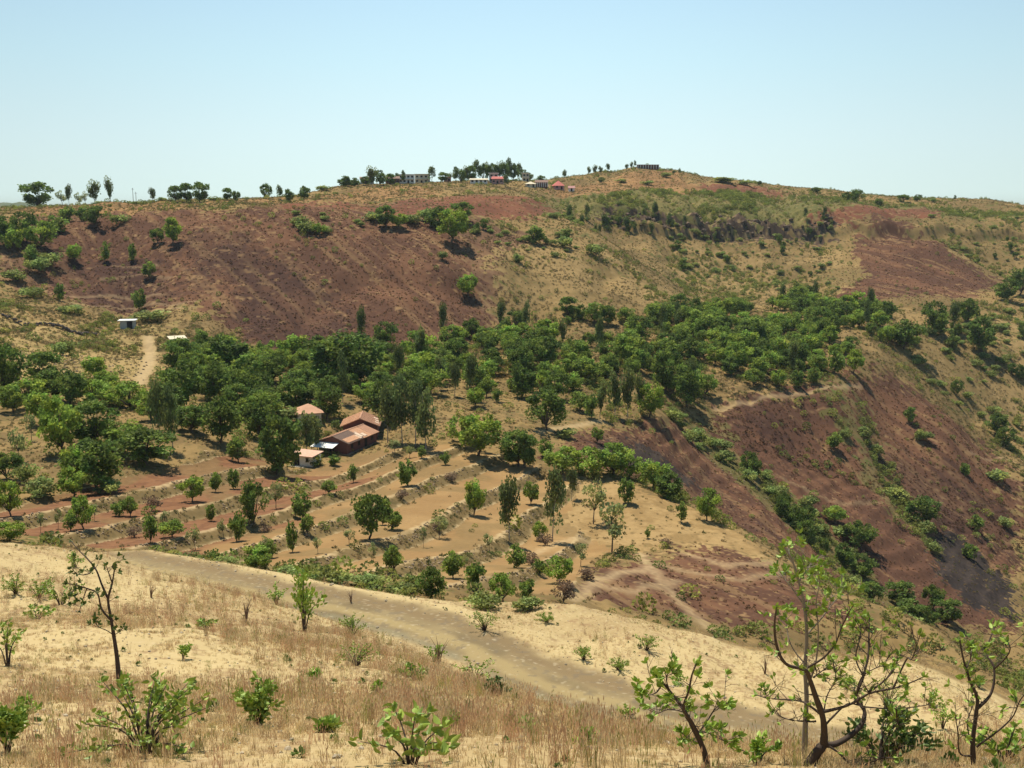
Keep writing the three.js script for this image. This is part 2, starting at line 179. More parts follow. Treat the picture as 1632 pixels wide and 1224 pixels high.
// ---------- colour of the ground, in plan ----------
for (const [w, p] of TRAILS) for (let i = 1; i < p.length; i++) { // trails are kept as distances in decimetres
  const [ax, az] = p[i - 1], [bx, bz] = p[i];
  for (let z = Math.floor(Math.min(az, bz) - 4); z <= Math.max(az, bz) + 4; z++) for (let x = Math.floor(Math.min(ax, bx) - 4); x <= Math.max(ax, bx) + 4; x++) {
    const d = lineDist([p[i - 1], p[i]], x, z), j = (z - CZ0) * CW + x - CX0; if (j >= 0 && j < trod.length) trod[j] = Math.max(trod[j], clamp((w / 2 + 1 - d) / 1.6) * Math.min(1, w) * 255);
  }
}
function trodAt(x, z) { const a = x - CX0, b = z - CZ0, i = Math.floor(a), j = Math.floor(b), u = a - i, v = b - j, k = j * CW + i; return (trod[k] * (1 - u) * (1 - v) + trod[k + 1] * u * (1 - v) + trod[k + CW] * (1 - u) * v + trod[k + CW + 1] * u * v) / 255; }
const PAL = { // linear base colours: two tones, then fleck tones
  dry: [[.225, .150, .062], [.155, .105, .046], [.105, .095, .032]],
  burned: [[.134, .067, .038], [.086, .044, .028], [.205, .124, .060]],
  burned_dark: [[.097, .050, .031], [.061, .033, .024], [.155, .094, .049]],
  red_soil_far: [[.165, .070, .039], [.125, .054, .032], [.195, .118, .058]],
  dry_pink: [[.27, .155, .067], [.20, .112, .05], [.13, .09, .036]],
  scrub_ground: [[.15, .125, .045], [.105, .10, .034], [.20, .14, .062]],
  rock: [[.085, .056, .038], [.052, .036, .026], [.20, .14, .07]],
  pale: [[.255, .172, .073], [.175, .12, .05], [.105, .098, .032]],
  charred: [[.048, .036, .030], [.033, .026, .023], [.075, .052, .038]],
  gully: [[.155, .112, .048], [.105, .09, .032], [.085, .098, .027]],
  bare_tan: [[.30, .20, .088], [.24, .155, .065], [.17, .115, .05]],
  left_bank: [[.30, .21, .088], [.225, .16, .064], [.14, .12, .04]],
  terrace: [[.275, .172, .074], [.235, .142, .06], [.16, .105, .046]],
  burned_light: [[.17, .098, .052], [.12, .068, .04], [.225, .148, .07]],
};
const PALI = KINDS.map(k => PAL[k]);
const RED = [[.185, .092, .046], [.150, .073, .038]], RISE = [[.165, .115, .05], [.105, .078, .033]], NEAR = [[.405, .308, .152], [.33, .24, .117], [.25, .163, .083]], GRIT = [[.215, .162, .084], [.17, .128, .068]], WHEEL = [.30, .228, .108];
const out = [0, 0, 0];
const mixTo = (c, t) => { out[0] += (c[0] - out[0]) * t; out[1] += (c[1] - out[1]) * t; out[2] += (c[2] - out[2]) * t; };
function paint(x, z) {
  const D = -z;
  if (D < 82) {
    const n = fbm(x / 5, z / 5), f = fbm(x * 1.6, z * 1.6), g = vn(x * 7, z * 7), q = roadDist(x, z) + .5 * fbm(x / 1.5, z / 1.5);
    out[0] = NEAR[0][0]; out[1] = NEAR[0][1]; out[2] = NEAR[0][2];
    mixTo(NEAR[1], smooth(-.3, .6, n + .4 * f)); mixTo(NEAR[2], smooth(.1, .8, f * .7 + g * .55 + .25 * vn(x / 9, z / 9)) * .85);
    mixTo([.47, .37, .21], smooth(.35, .8, vn(x * 11, z * 11)) * .5);
    if (q < roadHalf + 2) {
      const on = smooth(roadHalf + .5, roadHalf - .6, q), m = smooth(-.4, .5, fbm(x / 2.3, z / 2.3)), far = roadSide(x, z) * roadDist(x, z) + .35 * fbm(x / 2, z / 2);
      mixTo(GRIT[0], on * (1 - m)); mixTo(GRIT[1], on * m); mixTo([.185, .13, .068], on * smooth(.2, .9, far) * .8);
      mixTo(WHEEL, on * smooth(.55, .15, Math.abs(far + .55)) * .8); mixTo([.19, .165, .10], on * smooth(-1.0, -1.4, far) * .8);
      mixTo([.15, .12, .08], on * smooth(.35, .8, vn(x * 4, z * 4) + .3 * vn(x * 9, z * 9)) * .55); mixTo([.40, .33, .21], on * smooth(.5, .9, vn(x * 8 + 5, z * 8)) * .5);
    }
    if (roadSide(x, z) > 0) { const w = roadDist(x, z) + 2 * fbm(x / 3, z / 3); if (w > 11) mixTo(PALI[0][vn(x * 2, z * 2) > 0 ? 0 : 1], smooth(11, 13, w)); } // coarse grass of the bank below the road
  } else {
    const s = D < 290 ? 1 : 2.6, wx = x + s * 2.2 * fbm(x / (5 * s), z / (5 * s)) + s * 3.0 * vn(x / (.8 * s), z / (.8 * s)) + 5 * s * fbm(x / (22 * s), z / (22 * s) + 30), wz = z + s * 2.2 * fbm(x / (5 * s) + 50, z / (5 * s) + 9) + s * 3.0 * vn(x / (.8 * s) + 77, z / (.8 * s)) + 5 * s * fbm(x / (22 * s) + 90, z / (22 * s));
    let k = coverAt(wx, wz); if ((k === 12) !== (coverAt(x, z) === 12)) k = coverAt(x, z); const P = PALI[k], n = fbm(x / (7 * s), z / (7 * s)), f = fbm(x / (1.1 * s), z / (1.1 * s)), g = vn(x / (.42 * s), z / (.5 * s));
    out[0] = P[0][0]; out[1] = P[0][1]; out[2] = P[0][2];
    mixTo(P[1], smooth(-.35, .45, n + .5 * f)); mixTo(P[2], smooth(.3, .75, f * .65 + g * .6 + .25 * vn(x / 31, z / 31)));
    if (k === 12) {
      const [i, t] = terraceStep(x, z), e = t + .05 * f;
      const red = smooth(.1, -.1, (x + 26) / 40 + .35 * vn(i * 3.7, 1.5) + .25 * fbm(x / 16, z / 16)) * (D < 190 ? 1 : .3);
      out[0] = P[0][0]; out[1] = P[0][1]; out[2] = P[0][2]; mixTo(P[1], smooth(-.4, .5, n + .3 * g));
      mixTo(RED[smooth(-.2, .3, f) > .5 ? 1 : 0], red);
      mixTo([.40, .295, .155], smooth(RISER - .10, RISER - .03, e) * .8);
      const ris = smooth(RISER - .01, RISER + .04, e) * smooth(1.02, .94, e); mixTo(RISE[0], ris); mixTo(RISE[1], ris * smooth(0, .6, f + .5 * g));
      mixTo(RISE[0], smooth(.1, .5, vn(x / 6 + i * 5, z / 6)) * .55);
    }
    if (k === 1 || k === 2 || k === 13) { // unburned grass left standing in long streaks down the slope
      const across = x * .8 - z * .6, along = x * .6 + z * .8, st = vn(across / 2.6, along / 45) + .5 * vn(across / 1.1 + 9, along / 18); mixTo(P[2], smooth(.35, .95, st) * .6); mixTo(P[1], smooth(-.1, -.7, st) * .8);
    }
    const tr = trodAt(x + .6 * f, z + .6 * g); if (tr > .02) mixTo([.40, .29, .155], tr * .75);
    const v = 1 + .10 * g; out[0] *= v; out[1] *= v; out[2] *= v;
  }
  return out;
}
const toS = v => Math.round(255 * (v <= .0031308 ? v * 12.92 : 1.055 * Math.pow(clamp(v), 1 / 2.4) - .055));
const LUT = new Uint8Array(4097); for (let i = 0; i <= 4096; i++) LUT[i] = toS(i / 4096);
function zone(name, x0, x1, z0, z1, step, TW, TH, drop) {
  const nx = Math.round((x1 - x0) / step), nz = Math.round((z0 - z1) / step), pos = new Float32Array((nx + 1) * (nz + 1) * 3), uv = new Float32Array((nx + 1) * (nz + 1) * 2), idx = new Uint32Array(nx * nz * 6);
  for (let j = 0, o = 0, u = 0; j <= nz; j++) for (let i = 0; i <= nx; i++) {
    const x = x0 + (x1 - x0) * i / nx, z = z0 + (z1 - z0) * j / nz; pos[o++] = x; pos[o++] = height(x, z) - (drop && (j === nz) ? .6 : 0); pos[o++] = z; uv[u++] = i / nx; uv[u++] = j / nz;
  }
  for (let j = 0, o = 0; j < nz; j++) for (let i = 0; i < nx; i++) { const a = j * (nx + 1) + i, b = a + 1, c = a + nx + 1, d = c + 1; idx[o++] = a; idx[o++] = b; idx[o++] = c; idx[o++] = b; idx[o++] = d; idx[o++] = c; }
  const g = new THREE.BufferGeometry(); g.setAttribute('position', new THREE.BufferAttribute(pos, 3)); g.setAttribute('uv', new THREE.BufferAttribute(uv, 2)); g.setIndex(new THREE.BufferAttribute(idx, 1)); g.computeVertexNormals();
  const px = new Uint8Array(TW * TH * 4);
  for (let j = 0, o = 0; j < TH; j++) for (let i = 0; i < TW; i++) { const c = paint(x0 + (x1 - x0) * (i + .5) / TW, z0 + (z1 - z0) * (j + .5) / TH); px[o++] = LUT[clamp(c[0]) * 4096 | 0]; px[o++] = LUT[clamp(c[1]) * 4096 | 0]; px[o++] = LUT[clamp(c[2]) * 4096 | 0]; px[o++] = 255; }
  const t = new THREE.DataTexture(px, TW, TH, THREE.RGBAFormat); t.colorSpace = THREE.SRGBColorSpace; t.magFilter = THREE.LinearFilter; t.minFilter = THREE.LinearMipmapLinearFilter; t.generateMipmaps = true; t.anisotropy = 8; t.needsUpdate = true;
  const m = new THREE.Mesh(g, new THREE.MeshPhysicalMaterial({ map: t, roughness: 1, specularIntensity: .08 })); m.userData.kind = 'structure'; return add(m, name);
}
zone('near_hillside', -64, 64, 30, -84, .28, 2048, 2048, true);
zone('valley_ground', -190, 190, -83, -292, .62, 2048, 2048, true);
zone('far_hillside', -620, 620, -290, -1150, 2.2, 2048, 2048, false);

// ---------- vegetation ----------
const UP = new THREE.Vector3(0, 1, 0);
class Cards { // many small bent leaf faces gathered into one geometry
  constructor() { this.p = []; this.c = []; this.i = []; }
  leaf(o, dir, side, len, wid, col, bend = .25) {
    const n = this.p.length / 3, nx = dir.y * side.z - dir.z * side.y, ny = dir.z * side.x - dir.x * side.z, nz = dir.x * side.y - dir.y * side.x, b = bend * wid, m = len * .5;
    const put = (a, s, u) => { this.p.push(o.x + dir.x * a + side.x * s + nx * u, o.y + dir.y * a + side.y * s + ny * u, o.z + dir.z * a + side.z * s + nz * u); this.c.push(col[0], col[1], col[2]); };
    put(0, 0, 0); put(m, wid, b); put(len, 0, -b * .5); put(m, -wid, b);
    this.i.push(n, n + 1, n + 2, n, n + 2, n + 3);
  }
  geometry() {
    const g = new THREE.BufferGeometry(); g.setAttribute('position', new THREE.Float32BufferAttribute(this.p, 3)); g.setAttribute('color', new THREE.Float32BufferAttribute(this.c, 3)); g.setIndex(this.i); g.computeVertexNormals(); return g;
  }
}
const rdir = (r, v = new THREE.Vector3()) => { const y = r() * 2 - 1, a = r() * 6.2832, s = Math.sqrt(1 - y * y); return v.set(s * Math.cos(a), y, s * Math.sin(a)); };
function tube(points, radii, sides = 5) { // tapered limb through the points
  const g = new THREE.BufferGeometry(), p = [], idx = [], t = new THREE.Vector3(), a = new THREE.Vector3(), b = new THREE.Vector3();
  points.forEach((q, k) => {
    t.copy(points[Math.min(k + 1, points.length - 1)]).sub(points[Math.max(k - 1, 0)]).normalize(); a.set(Math.abs(t.x) > .8 ? 0 : 1, 0, Math.abs(t.x) > .8 ? 1 : 0).cross(t).normalize(); b.copy(t).cross(a);
    for (let s = 0; s < sides; s++) { const f = s / sides * 6.2832, c = Math.cos(f) * radii[k], d = Math.sin(f) * radii[k]; p.push(q.x + a.x * c + b.x * d, q.y + a.y * c + b.y * d, q.z + a.z * c + b.z * d); }
  });
  for (let k = 0; k < points.length - 1; k++) for (let s = 0; s < sides; s++) { const i = k * sides + s, j = k * sides + (s + 1) % sides; idx.push(i, j, i + sides, j, j + sides, i + sides); }
  g.setAttribute('position', new THREE.Float32BufferAttribute(p, 3)); g.setIndex(idx); g.computeVertexNormals(); return g;
}
const V = (x, y, z) => new THREE.Vector3(x, y, z);
const leafMat = new THREE.MeshPhysicalMaterial({ vertexColors: true, roughness: .85, side: THREE.DoubleSide, transmission: .48, thickness: 0, specularIntensity: .18 });
const barkMat = mat(lin(.10, .075, .055)), paleBark = mat(lin(.30, .26, .21));
// a tree of height 1 and width 1: crown made of clumps set round the limb ends
const KIND = {
  B: { name: 'broadleaf_tree', trunk: .12, clumps: 36, rx: .36, ry: .37, cy: .55, rad: [.06, .15], n: 74, size: [.028, .05], tint: [0.149, 0.208, 0.040], vary: .40 },
  O: { name: 'spreading_tree', trunk: .12, clumps: 36, rx: .38, ry: .36, cy: .54, rad: [.055, .15], n: 72, size: [.028, .05], tint: [0.220, 0.290, 0.051], vary: .42 },
  L: { name: 'bright_tree', trunk: .13, clumps: 34, rx: .38, ry: .35, cy: .55, rad: [.05, .14], n: 64, size: [.028, .052], tint: [.285, .375, .06], vary: .38 },
  E: { name: 'slender_tree', trunk: .30, clumps: 14, rx: .22, ry: .36, cy: .63, rad: [.11, .20], n: 85, size: [.03, .055], tint: [0.170, 0.208, 0.063], vary: .40 },
  Y: { name: 'young_tree', trunk: .08, clumps: 20, rx: .30, ry: .38, cy: .52, rad: [.07, .16], n: 48, size: [.045, .08], tint: [0.214, 0.284, 0.055], vary: .42 },
  S: { name: 'sparse_tree', trunk: .30, clumps: 12, rx: .30, ry: .28, cy: .66, rad: [.08, .15], n: 36, size: [.035, .06], tint: [0.286, 0.318, 0.117], vary: .38 },
  D: { name: 'dry_bush', trunk: .06, clumps: 10, rx: .34, ry: .30, cy: .45, rad: [.14, .24], n: 60, size: [.03, .07], tint: [0.214, 0.145, 0.091], vary: .4 },
  U: { name: 'bush', trunk: .06, clumps: 9, rx: .34, ry: .30, cy: .48, rad: [.16, .26], n: 85, size: [.05, .09], tint: [0.268, 0.309, 0.085], vary: .45 },
};
function growTree(k, seed) {
  const K = KIND[k], r = rng(seed), limbs = [], cards = new Cards(), d = V(0, 0, 0), s = V(0, 0, 0), o = V(0, 0, 0);
  const lop = [.75 + .5 * r(), .75 + .5 * r(), .75 + .5 * r()], lean = V((r() - .5) * .12, 0, (r() - .5) * .08), fork = V(lean.x, K.trunk, lean.z), tw = k === 'E' || k === 'S' ? .016 : k === 'U' ? .018 : .026;
  limbs.push(tube([V(0, -.06, 0), V(lean.x * .4, K.trunk * .5, lean.z * .4), fork], [tw * 1.25, tw, tw * .85], 6));
  if (k === 'E') limbs.push(tube([fork, V(lean.x * 2, .6, lean.z * 2), V(lean.x * 2.6, .92, lean.z * 2.6)], [tw * .85, tw * .5, .004], 5));
  for (let c = 0; c < K.clumps; c++) {
    rdir(r, d); const q = Math.cbrt(.25 + .75 * r()), cx = d.x * K.rx * q * lop[c % 3] + lean.x * 1.5, cyy = K.cy + d.y * K.ry * q * (k === 'U' ? .7 : 1), cz = d.z * K.rx * q * lop[(c + 1) % 3];
    const R = K.rad[0] + (K.rad[1] - K.rad[0]) * r(), tone = .62 + .76 * r(), warm = (r() - .5) * .25;
    if (c < 14) { const st = k === 'E' ? V(lean.x * 1.6, K.trunk + (cyy - K.trunk) * .55, lean.z * 1.6) : fork; limbs.push(tube([st.clone(), V((st.x + cx) / 2 + (r() - .5) * .05, st.y + (cyy - st.y) * .6, (st.z + cz) / 2 + (r() - .5) * .05), V(cx, cyy, cz)], [tw * .55, tw * .35, .003], 4)); }
    for (let n = 0; n < K.n; n++) {
      rdir(r, d); const rr = R * Math.cbrt(.15 + .85 * r()) * (r() < .12 ? 1 + .7 * r() : 1); o.set(cx + d.x * rr, cyy + d.y * rr * .82, cz + d.z * rr);
      if (o.y < .02) continue;
      rdir(r, s); s.addScaledVector(d, .5).normalize(); const side = V(0, 0, 0).crossVectors(s, rdir(r)).normalize();
      const z = K.size[0] + (K.size[1] - K.size[0]) * r(), v = tone * (1 - K.vary + 2 * K.vary * r());
      cards.leaf(o, s, side, z * 1.5, z * .62, [K.tint[0] * v * (1 + warm), K.tint[1] * v, K.tint[2] * v * (1 - warm)]);
    }
  }
  const g = new THREE.Group(); part(g, 'trunk', mergeGeometries(limbs), k === 'E' ? paleBark : barkMat); part(g, 'crown', cards.geometry(), leafMat); return g;
}
const PROTO = {}; Object.keys(KIND).forEach((k, i) => PROTO[k] = Array.from({ length: k === 'B' || k === 'L' || k === 'U' || k === 'O' ? 6 : 5 }, (_, j) => growTree(k, 100 + i * 20 + j)));
const pr = rng(31);
function plant(k, x, z, h, w, label, group, sink = .02) {
  const o = PROTO[k][Math.floor(pr() * PROTO[k].length)].clone();
  o.position.set(x, height(x, z) - h * sink, z); o.rotation.y = pr() * 6.2832; o.rotation.x = (pr() - .5) * .08; o.rotation.z = (pr() - .5) * .08; o.scale.set(w * 1.28, h * 1.12, w * 1.28);
  tag(o, label, k === 'U' || k === 'D' ? 'bush' : 'tree', group); return add(o, KIND[k].name);
}
const LOOK = { D: 'leafless brown dry bush', O: 'mid-green domed tree', B: 'dark green round-crowned tree', L: 'bright green spreading tree', E: 'slender grey-green tree', Y: 'young bushy green tree', S: 'thin feathery tree with open crown', U: 'rounded olive bush' };
const WHERE = { bank: 'on the bank below the pale hut', terraces: 'on the stepped field terraces', verge: 'along the far verge of the dirt road', spurline: 'along the crest of the terraced spur', farm: 'beside the tiled farm buildings', shelf: 'on the dry shelf beside the wood', spurs: 'on the burned spurs and ravines', slope: 'on the burned slope under the plateau', skyline: 'on the bare skyline of the plateau', ridge: 'among the ridge-top village buildings', wood: 'inside the valley wood', cliff: 'at the dark cliff band', bowl: 'in the pale bowl below the cliff', right: 'on the pale rocky slope beyond the ravine', rightslope: 'on the pale upper slope beside the burned patch', gully: 'lining the ravine between the burned spurs', brow: 'near the brow of the burned slope' };
function many(k, p, x, z, h, w, open = false) { // words that narrow a look-alike down: its size, its shape, what it stands by
  const tall = { B: 7, O: 7, L: 6, E: 9, Y: 3.8, S: 4.5, U: 2.4, D: 2.6 }[k], adj = h > tall * 1.12 ? 'large ' : h < tall * .72 ? 'small ' : '';
  let where = WHERE[p];
  if (p === 'wood') where = open ? 'beside a clearing in the valley wood' : Math.hypot(x + 38, z + 225) < 42 ? 'close behind the tiled farm buildings' : x < -58 ? 'in the wood just below the huts' : z < -395 && x > 20 ? 'in the wood at the foot of the pale bowl' : z < -312 && x < 30 ? 'in the wood at the foot of the burned slope' : x > 62 ? 'on the shelf part of the wood above the ravine' : 'in the middle of the valley wood';
  if (p === 'terraces') { const f = terraceStep(x, z)[1]; where = f > RISER - .06 ? 'on a stony terrace bank' : x < -26 && z > -190 ? 'on a red-soil terrace strip' : x > 8 ? 'on the last terraces of the spur' : 'on a tan terrace strip'; }
  if (p === 'slope') where = x < -95 ? 'on the ledges of the burned slope above the huts' : 'near the top of the burned slope';
  if (p === 'spurs') where = coverAt(x, z) === 9 ? 'in the ravine between the burned spurs' : 'on the open burned spurs';
  if (p === 'ridge') where = x < -60 ? 'beside the white ridge buildings' : x < 20 ? 'in the ridge-top wood of the village' : x < 130 ? 'on the bare hilltop by the verandah house' : 'on the far right end of the ridge'.replace('far right end', 'scrubby end');
  return [`${adj}${LOOK[k]} ${where}`, `${adj}${KIND[k].name.replace('_', ' ')}${k === 'U' || k === 'D' ? 'es' : 's'} ${where}`];
}
const TREES = {
 bank:[['B',-106.2,-216.9,9.9,8.2],['L',-97.6,-208.4,5.8,7.1],['B',-95.5,-216.4,5.8,7.4],['U',-117.7,-274,5,5],['L',-96.5,-241.1,5.6,6.1],['L',-86.8,-215.2,5.7,7.8],['L',-79.9,-217.8,5.8,7.4],['L',-73.6,-168,9.7,6.5],['B',-72,-178.2,7.6,8.2],['S',-83.9,-180,4.4,2.4],['S',-77.6,-162,5.4,3.1],['E',-61.3,-178.8,10.3,3.3],['E',-59.9,-181.9,9.7,3.3],['B',-59.8,-168.4,5.9,9],['B',-60.6,-149.5,7.1,7.1],['L',-64.3,-150.8,5.5,4.6],['B',-68.7,-217.3,9.8,8.2],['B',-84.5,-265.9,8.1,8.4],['B',-78.4,-285.9,9,12.8],['B',-54.5,-192.2,8.2,7],['B',-60.4,-235.4,8.9,6.6],['Y',-49,-184,4,3.1],['U',-70.9,-148.2,3.1,2.7],['U',-64.8,-140.6,3.1,3.9],['L',-61.5,-143.4,4.5,4],['U',-58,-146.2,2.3,3.2],['Y',-89.8,-301.6,5.5,4.8]],
 terraces:[['L',-62.8,-127.7,5.1,3.6],['L',-52.7,-125.1,4.7,3],['S',-55.9,-120.4,2.5,1.2],['S',-56,-125.4,2.7,1.2],['Y',-53.4,-122.8,2.2,1.9],['Y',-51.2,-136.6,3,2],['Y',-52.7,-136.7,2.5,2.3],['D',-50,-141.1,2.4,2.6],['Y',-43.6,-122.3,3.6,1.9],['L',-47,-150,4.2,3.6],['Y',-46.4,-160.2,3.3,2.1],['Y',-44.8,-164.7,3.6,2.2],['L',-42.7,-127.5,2.5,3.2],['S',-39.2,-125.5,3.2,2],['Y',-35.7,-131.6,4.3,2.4],['Y',-42,-142.5,2.9,1.4],['B',-36,-141.6,6.5,3.6],['U',-36.7,-112.3,1.8,2.9],['Y',-33.2,-112.4,2,1.8],['L',-27.7,-109.3,3,3.6],['L',-56.2,-113.4,2.5,3.3],['Y',-31.1,-150.9,4,3.5],['S',-35.5,-153.3,4.1,2.6],['B',-19.3,-136.6,7.1,5],['Y',-17.1,-145.6,3.4,3],['Y',-27.8,-128.1,4.2,1.7],['Y',-27.8,-138,2.8,2],['S',-21.1,-131.3,2.1,1.9],['S',-23.9,-124.6,2.1,1.4],['S',-12.2,-139.8,3.1,1.2],['S',-10.7,-148.9,3.4,3.3],['Y',-13.1,-111.1,3.5,2.3],['S',-16.8,-122.3,2.4,1.3],['B',-7.8,-95.6,3.4,2.8],['Y',-6.3,-108.1,3.1,2.5],['Y',-3.7,-105.2,3.6,2.3],['L',-0.9,-102.3,3.4,2.5],['Y',0.2,-127.7,3.4,2.6],['Y',-28.8,-185.6,3.4,2.3],['Y',-18.5,-180.6,4.8,3.9],['Y',-30.3,-168.7,2.5,2.7],['L',-6.4,-169.5,6.6,3.9],['S',-23.8,-209.4,2.8,3.3],['S',-20.7,-207.1,2.5,2.5],['Y',-18,-204.9,2.5,2.2],['Y',-13.3,-204.1,3,2.2],['E',-0.4,-154.4,10.5,4.3],['B',2.5,-206.8,7.5,5.5],['E',6.4,-160.9,10.9,4.5],['L',4.2,-161.3,3.5,2.5],['E',11.1,-190.4,6.7,2.5],['Y',3.4,-184.3,4.5,2.9],['S',14.1,-176.4,7.9,5.1],['S',15.6,-158.1,8.4,6.3],['Y',29.5,-177.5,3.7,2.2],['L',34.5,-180.1,6.3,4.2],['Y',22.3,-167.2,1.8,1],['L',5.7,-120.4,3.5,3.4],['D',5.5,-109.6,2.8,2.7],['D',9.5,-127.3,2.2,2.6],['D',2.4,-132.3,2.4,2.1],['D',5.2,-156.8,2.5,2.3],['D',-18.4,-170.1,1.9,2.1],['D',-10.9,-151.9,1.8,2],['D',-47.7,-127.9,1.7,1.9],['D',-11.3,-192.2,1.9,2.6],['D',-33.9,-138.8,1.7,2],['D',24.7,-163.3,1.6,2.2],['D',6.5,-116.2,1.7,1.8],['Y',1.6,-106.1,2.6,1.9],['S',9.4,-138.3,3.4,2.5],['Y',20.8,-185.8,5,3.6],['Y',-29.7,-124,2.3,2],['S',-54.3,-132.3,2.4,1.4],['S',-46.3,-135.5,2.6,1.5],['S',-38.1,-134.1,2.8,1.6],['S',-31,-125.6,2.6,1.7],['Y',-19,-149.4,1.8,1.5],['S',-5.8,-122.1,2.1,1.3],['S',-3.2,-143.4,2.6,1.9],['Y',3.5,-126.7,2.3,1.8]],
 verge:[['U',-13.1,-57.7,0.6,1.5],['U',-19.2,-99.4,1,1.8],['U',-16.6,-98.5,1.2,2.6],['U',-13.4,-97.4,1.3,2.6],['U',-10.5,-95.5,1.5,2.3],['U',-34.3,-106.9,1.2,2.6],['U',-16.8,-59.3,0.6,1.3],['U',-9.8,-98,1.8,1.5],['U',-1.2,-52.5,1,1.4],['U',0.5,-52.2,0.7,1.3]],
 spurline:[['L',10.3,-205.6,5.5,7.2],['L',16.1,-203.9,5.7,6.7],['L',20.4,-206,6.2,6.7],['L',23.5,-204.9,5,5],['L',27.4,-199.4,5.6,5.8],['B',30,-192.2,4.9,5.4],['B',1.3,-208.6,7.1,7.3],['L',-7,-211.8,8.7,8.7],['L',-10.4,-218.6,5.8,5.8],['B',8,-235.3,8.6,7.4],['E',21.6,-254.6,8.6,2.8],['E',25.8,-259.4,11.3,4.1],['E',29.1,-260.6,11.7,4.4],['L',34.7,-262.2,8.9,6.4],['B',45,-305.1,11.5,8.5],['B',50.6,-299.8,10.5,8.7],['Y',19.4,-253.4,6.1,3.4],['Y',17.1,-259.7,4.7,4.7],['E',32.7,-264.5,9.6,3.2],['Y',6.8,-215.1,3.9,3.1],['U',12.5,-231.3,2.5,3.9],['Y',19.4,-234.6,3.4,2.6]],
 farm:[['B',-42.2,-183.5,10.9,8],['E',-41.3,-206.2,8.8,4],['E',-39.8,-210.7,7.4,3.8],['B',-50.2,-206.2,7.5,6.3],['E',-26.6,-220.4,11.8,5.3],['E',-23.3,-219,12.2,5.6],['E',-20.4,-217.9,11.4,5.3],['E',-17.7,-212.3,12.4,5.2],['B',-42.7,-272.4,12.9,16.2],['B',-29.4,-235.2,8.6,7.7],['B',-50.4,-240.5,7.3,7],['B',-42.3,-235.5,8,7.1],['Y',-34.5,-199.5,1.9,2.7],['Y',-38.3,-198.5,1.7,3.1],['U',-50.7,-231.5,4.2,6.2]],
 shelf:[['B',153.9,-411.2,11.5,12],['B',179.3,-444.5,13.5,9.7],['E',191.2,-454,12.1,5],['B',197.2,-438.6,14.4,12.2],['B',204.6,-471.8,9.7,8.6],['Y',107.5,-347.6,7.6,5.5],['L',117.3,-358.2,7.8,6.5],['B',242.8,-516.9,10.7,10.7],['B',256.8,-533.7,14.2,13],['Y',98.5,-337.8,5.3,4.1],['Y',91.2,-333,5.3,4.4],['L',84.6,-330.7,5.6,5.2],['B',150.2,-430.4,10.4,10.4]],
 spurs:[['Y',95.5,-305,4.8,4.4],['U',108.2,-317.9,3.5,4.2],['U',111.2,-314.6,3.8,4.2],['Y',132,-343.6,5,4.2],['U',131.7,-332.9,4,2.8],['B',176.7,-377.5,7.8,6.4],['B',177.5,-370.6,6.7,5.8],['Y',143.1,-322.4,4.3,3.5],['U',156,-328.9,4,6],['U',69.4,-266.5,3.2,5.2],['U',76.2,-265.9,3.5,4.5],['L',83.6,-263.7,4.8,5.8],['U',84.8,-258.7,3.5,5.3],['B',88,-254.7,7.1,7.4],['B',113.9,-282.4,6.9,8.6],['U',110.2,-293.2,3.9,5.7],['U',112.4,-275.6,3.7,4.3],['U',111.4,-265.8,3.2,3.5],['Y',133.2,-292.8,4.3,3.9],['Y',124.2,-273.7,4.6,4],['U',147.1,-302.5,3.7,3.7],['B',79.3,-241,5.3,4.7],['B',83.7,-240.2,5.2,6.4],['B',89.6,-230.4,5.6,6.4],['B',80.4,-223.9,4.3,4.9],['B',98.7,-234.2,6,4.5],['B',100.2,-229,5.3,6.1],['B',87,-220.3,4.3,5.9],['U',74.8,-224.1,3.3,3.5],['U',132.9,-334,3.2,4.1],['U',101.9,-312.7,3,3.4]],
 slope:[['B',-192.5,-404.7,10.8,8.8],['B',-188.6,-409.8,11.9,9.9],['L',-180.4,-407.3,10.4,9.9],['L',-186.8,-399.2,8.7,7.3],['Y',-182.4,-427.8,7.3,7.8],['Y',-186.9,-449.1,6.5,7.1],['B',-172.5,-441.6,7.5,8.6],['U',-163.5,-444.2,4.9,6.5],['Y',-182,-451.2,5.5,6],['Y',-156.4,-406.7,7.9,3],['Y',-146,-408.2,6.4,3.2],['B',-139.9,-419.1,6.1,5.1],['L',-132.1,-414.5,10.1,7.5],['Y',-134.1,-391.2,5.7,4.7],['Y',-129,-365,7.5,4.4],['Y',-153.3,-357.3,5.6,3.5],['U',-171.6,-383,6,7],['U',-171.2,-393.1,5.7,6.2],['L',-166.6,-403.7,6.4,6.4],['Y',-177.6,-389.2,7.1,5.7],['U',-85,-427.1,4.7,6.2],['U',-79.9,-423.9,5.1,6.7],['L',-76.6,-422.1,4.6,5.6],['B',-51.7,-437.2,8.5,8],['L',-46.4,-438,5.8,6.9],['B',-30.1,-449,9.8,10.4],['L',-24.6,-429.8,13.6,12.5],['B',-21.5,-469.1,8,9.7],['U',-27.1,-409.5,3.5,3],['L',-16.3,-391,8.5,7.6],['Y',9.2,-458.3,6.7,7.8],['U',22,-459.3,5.6,6.1],['U',36.7,-463.2,6.2,6.7],['U',2.5,-428.1,4.2,3.6],['U',-172.6,-370.1,4.5,6.7],['U',-160.7,-355,4.3,6.5],['U',-143,-339.6,2.9,5.4],['U',-120.4,-344.1,3.8,8.4],['U',-36.7,-458.6,6.1,7.2],['U',-41.2,-448.7,4.9,6.5],['U',-58.9,-443.3,4.3,6.5]],
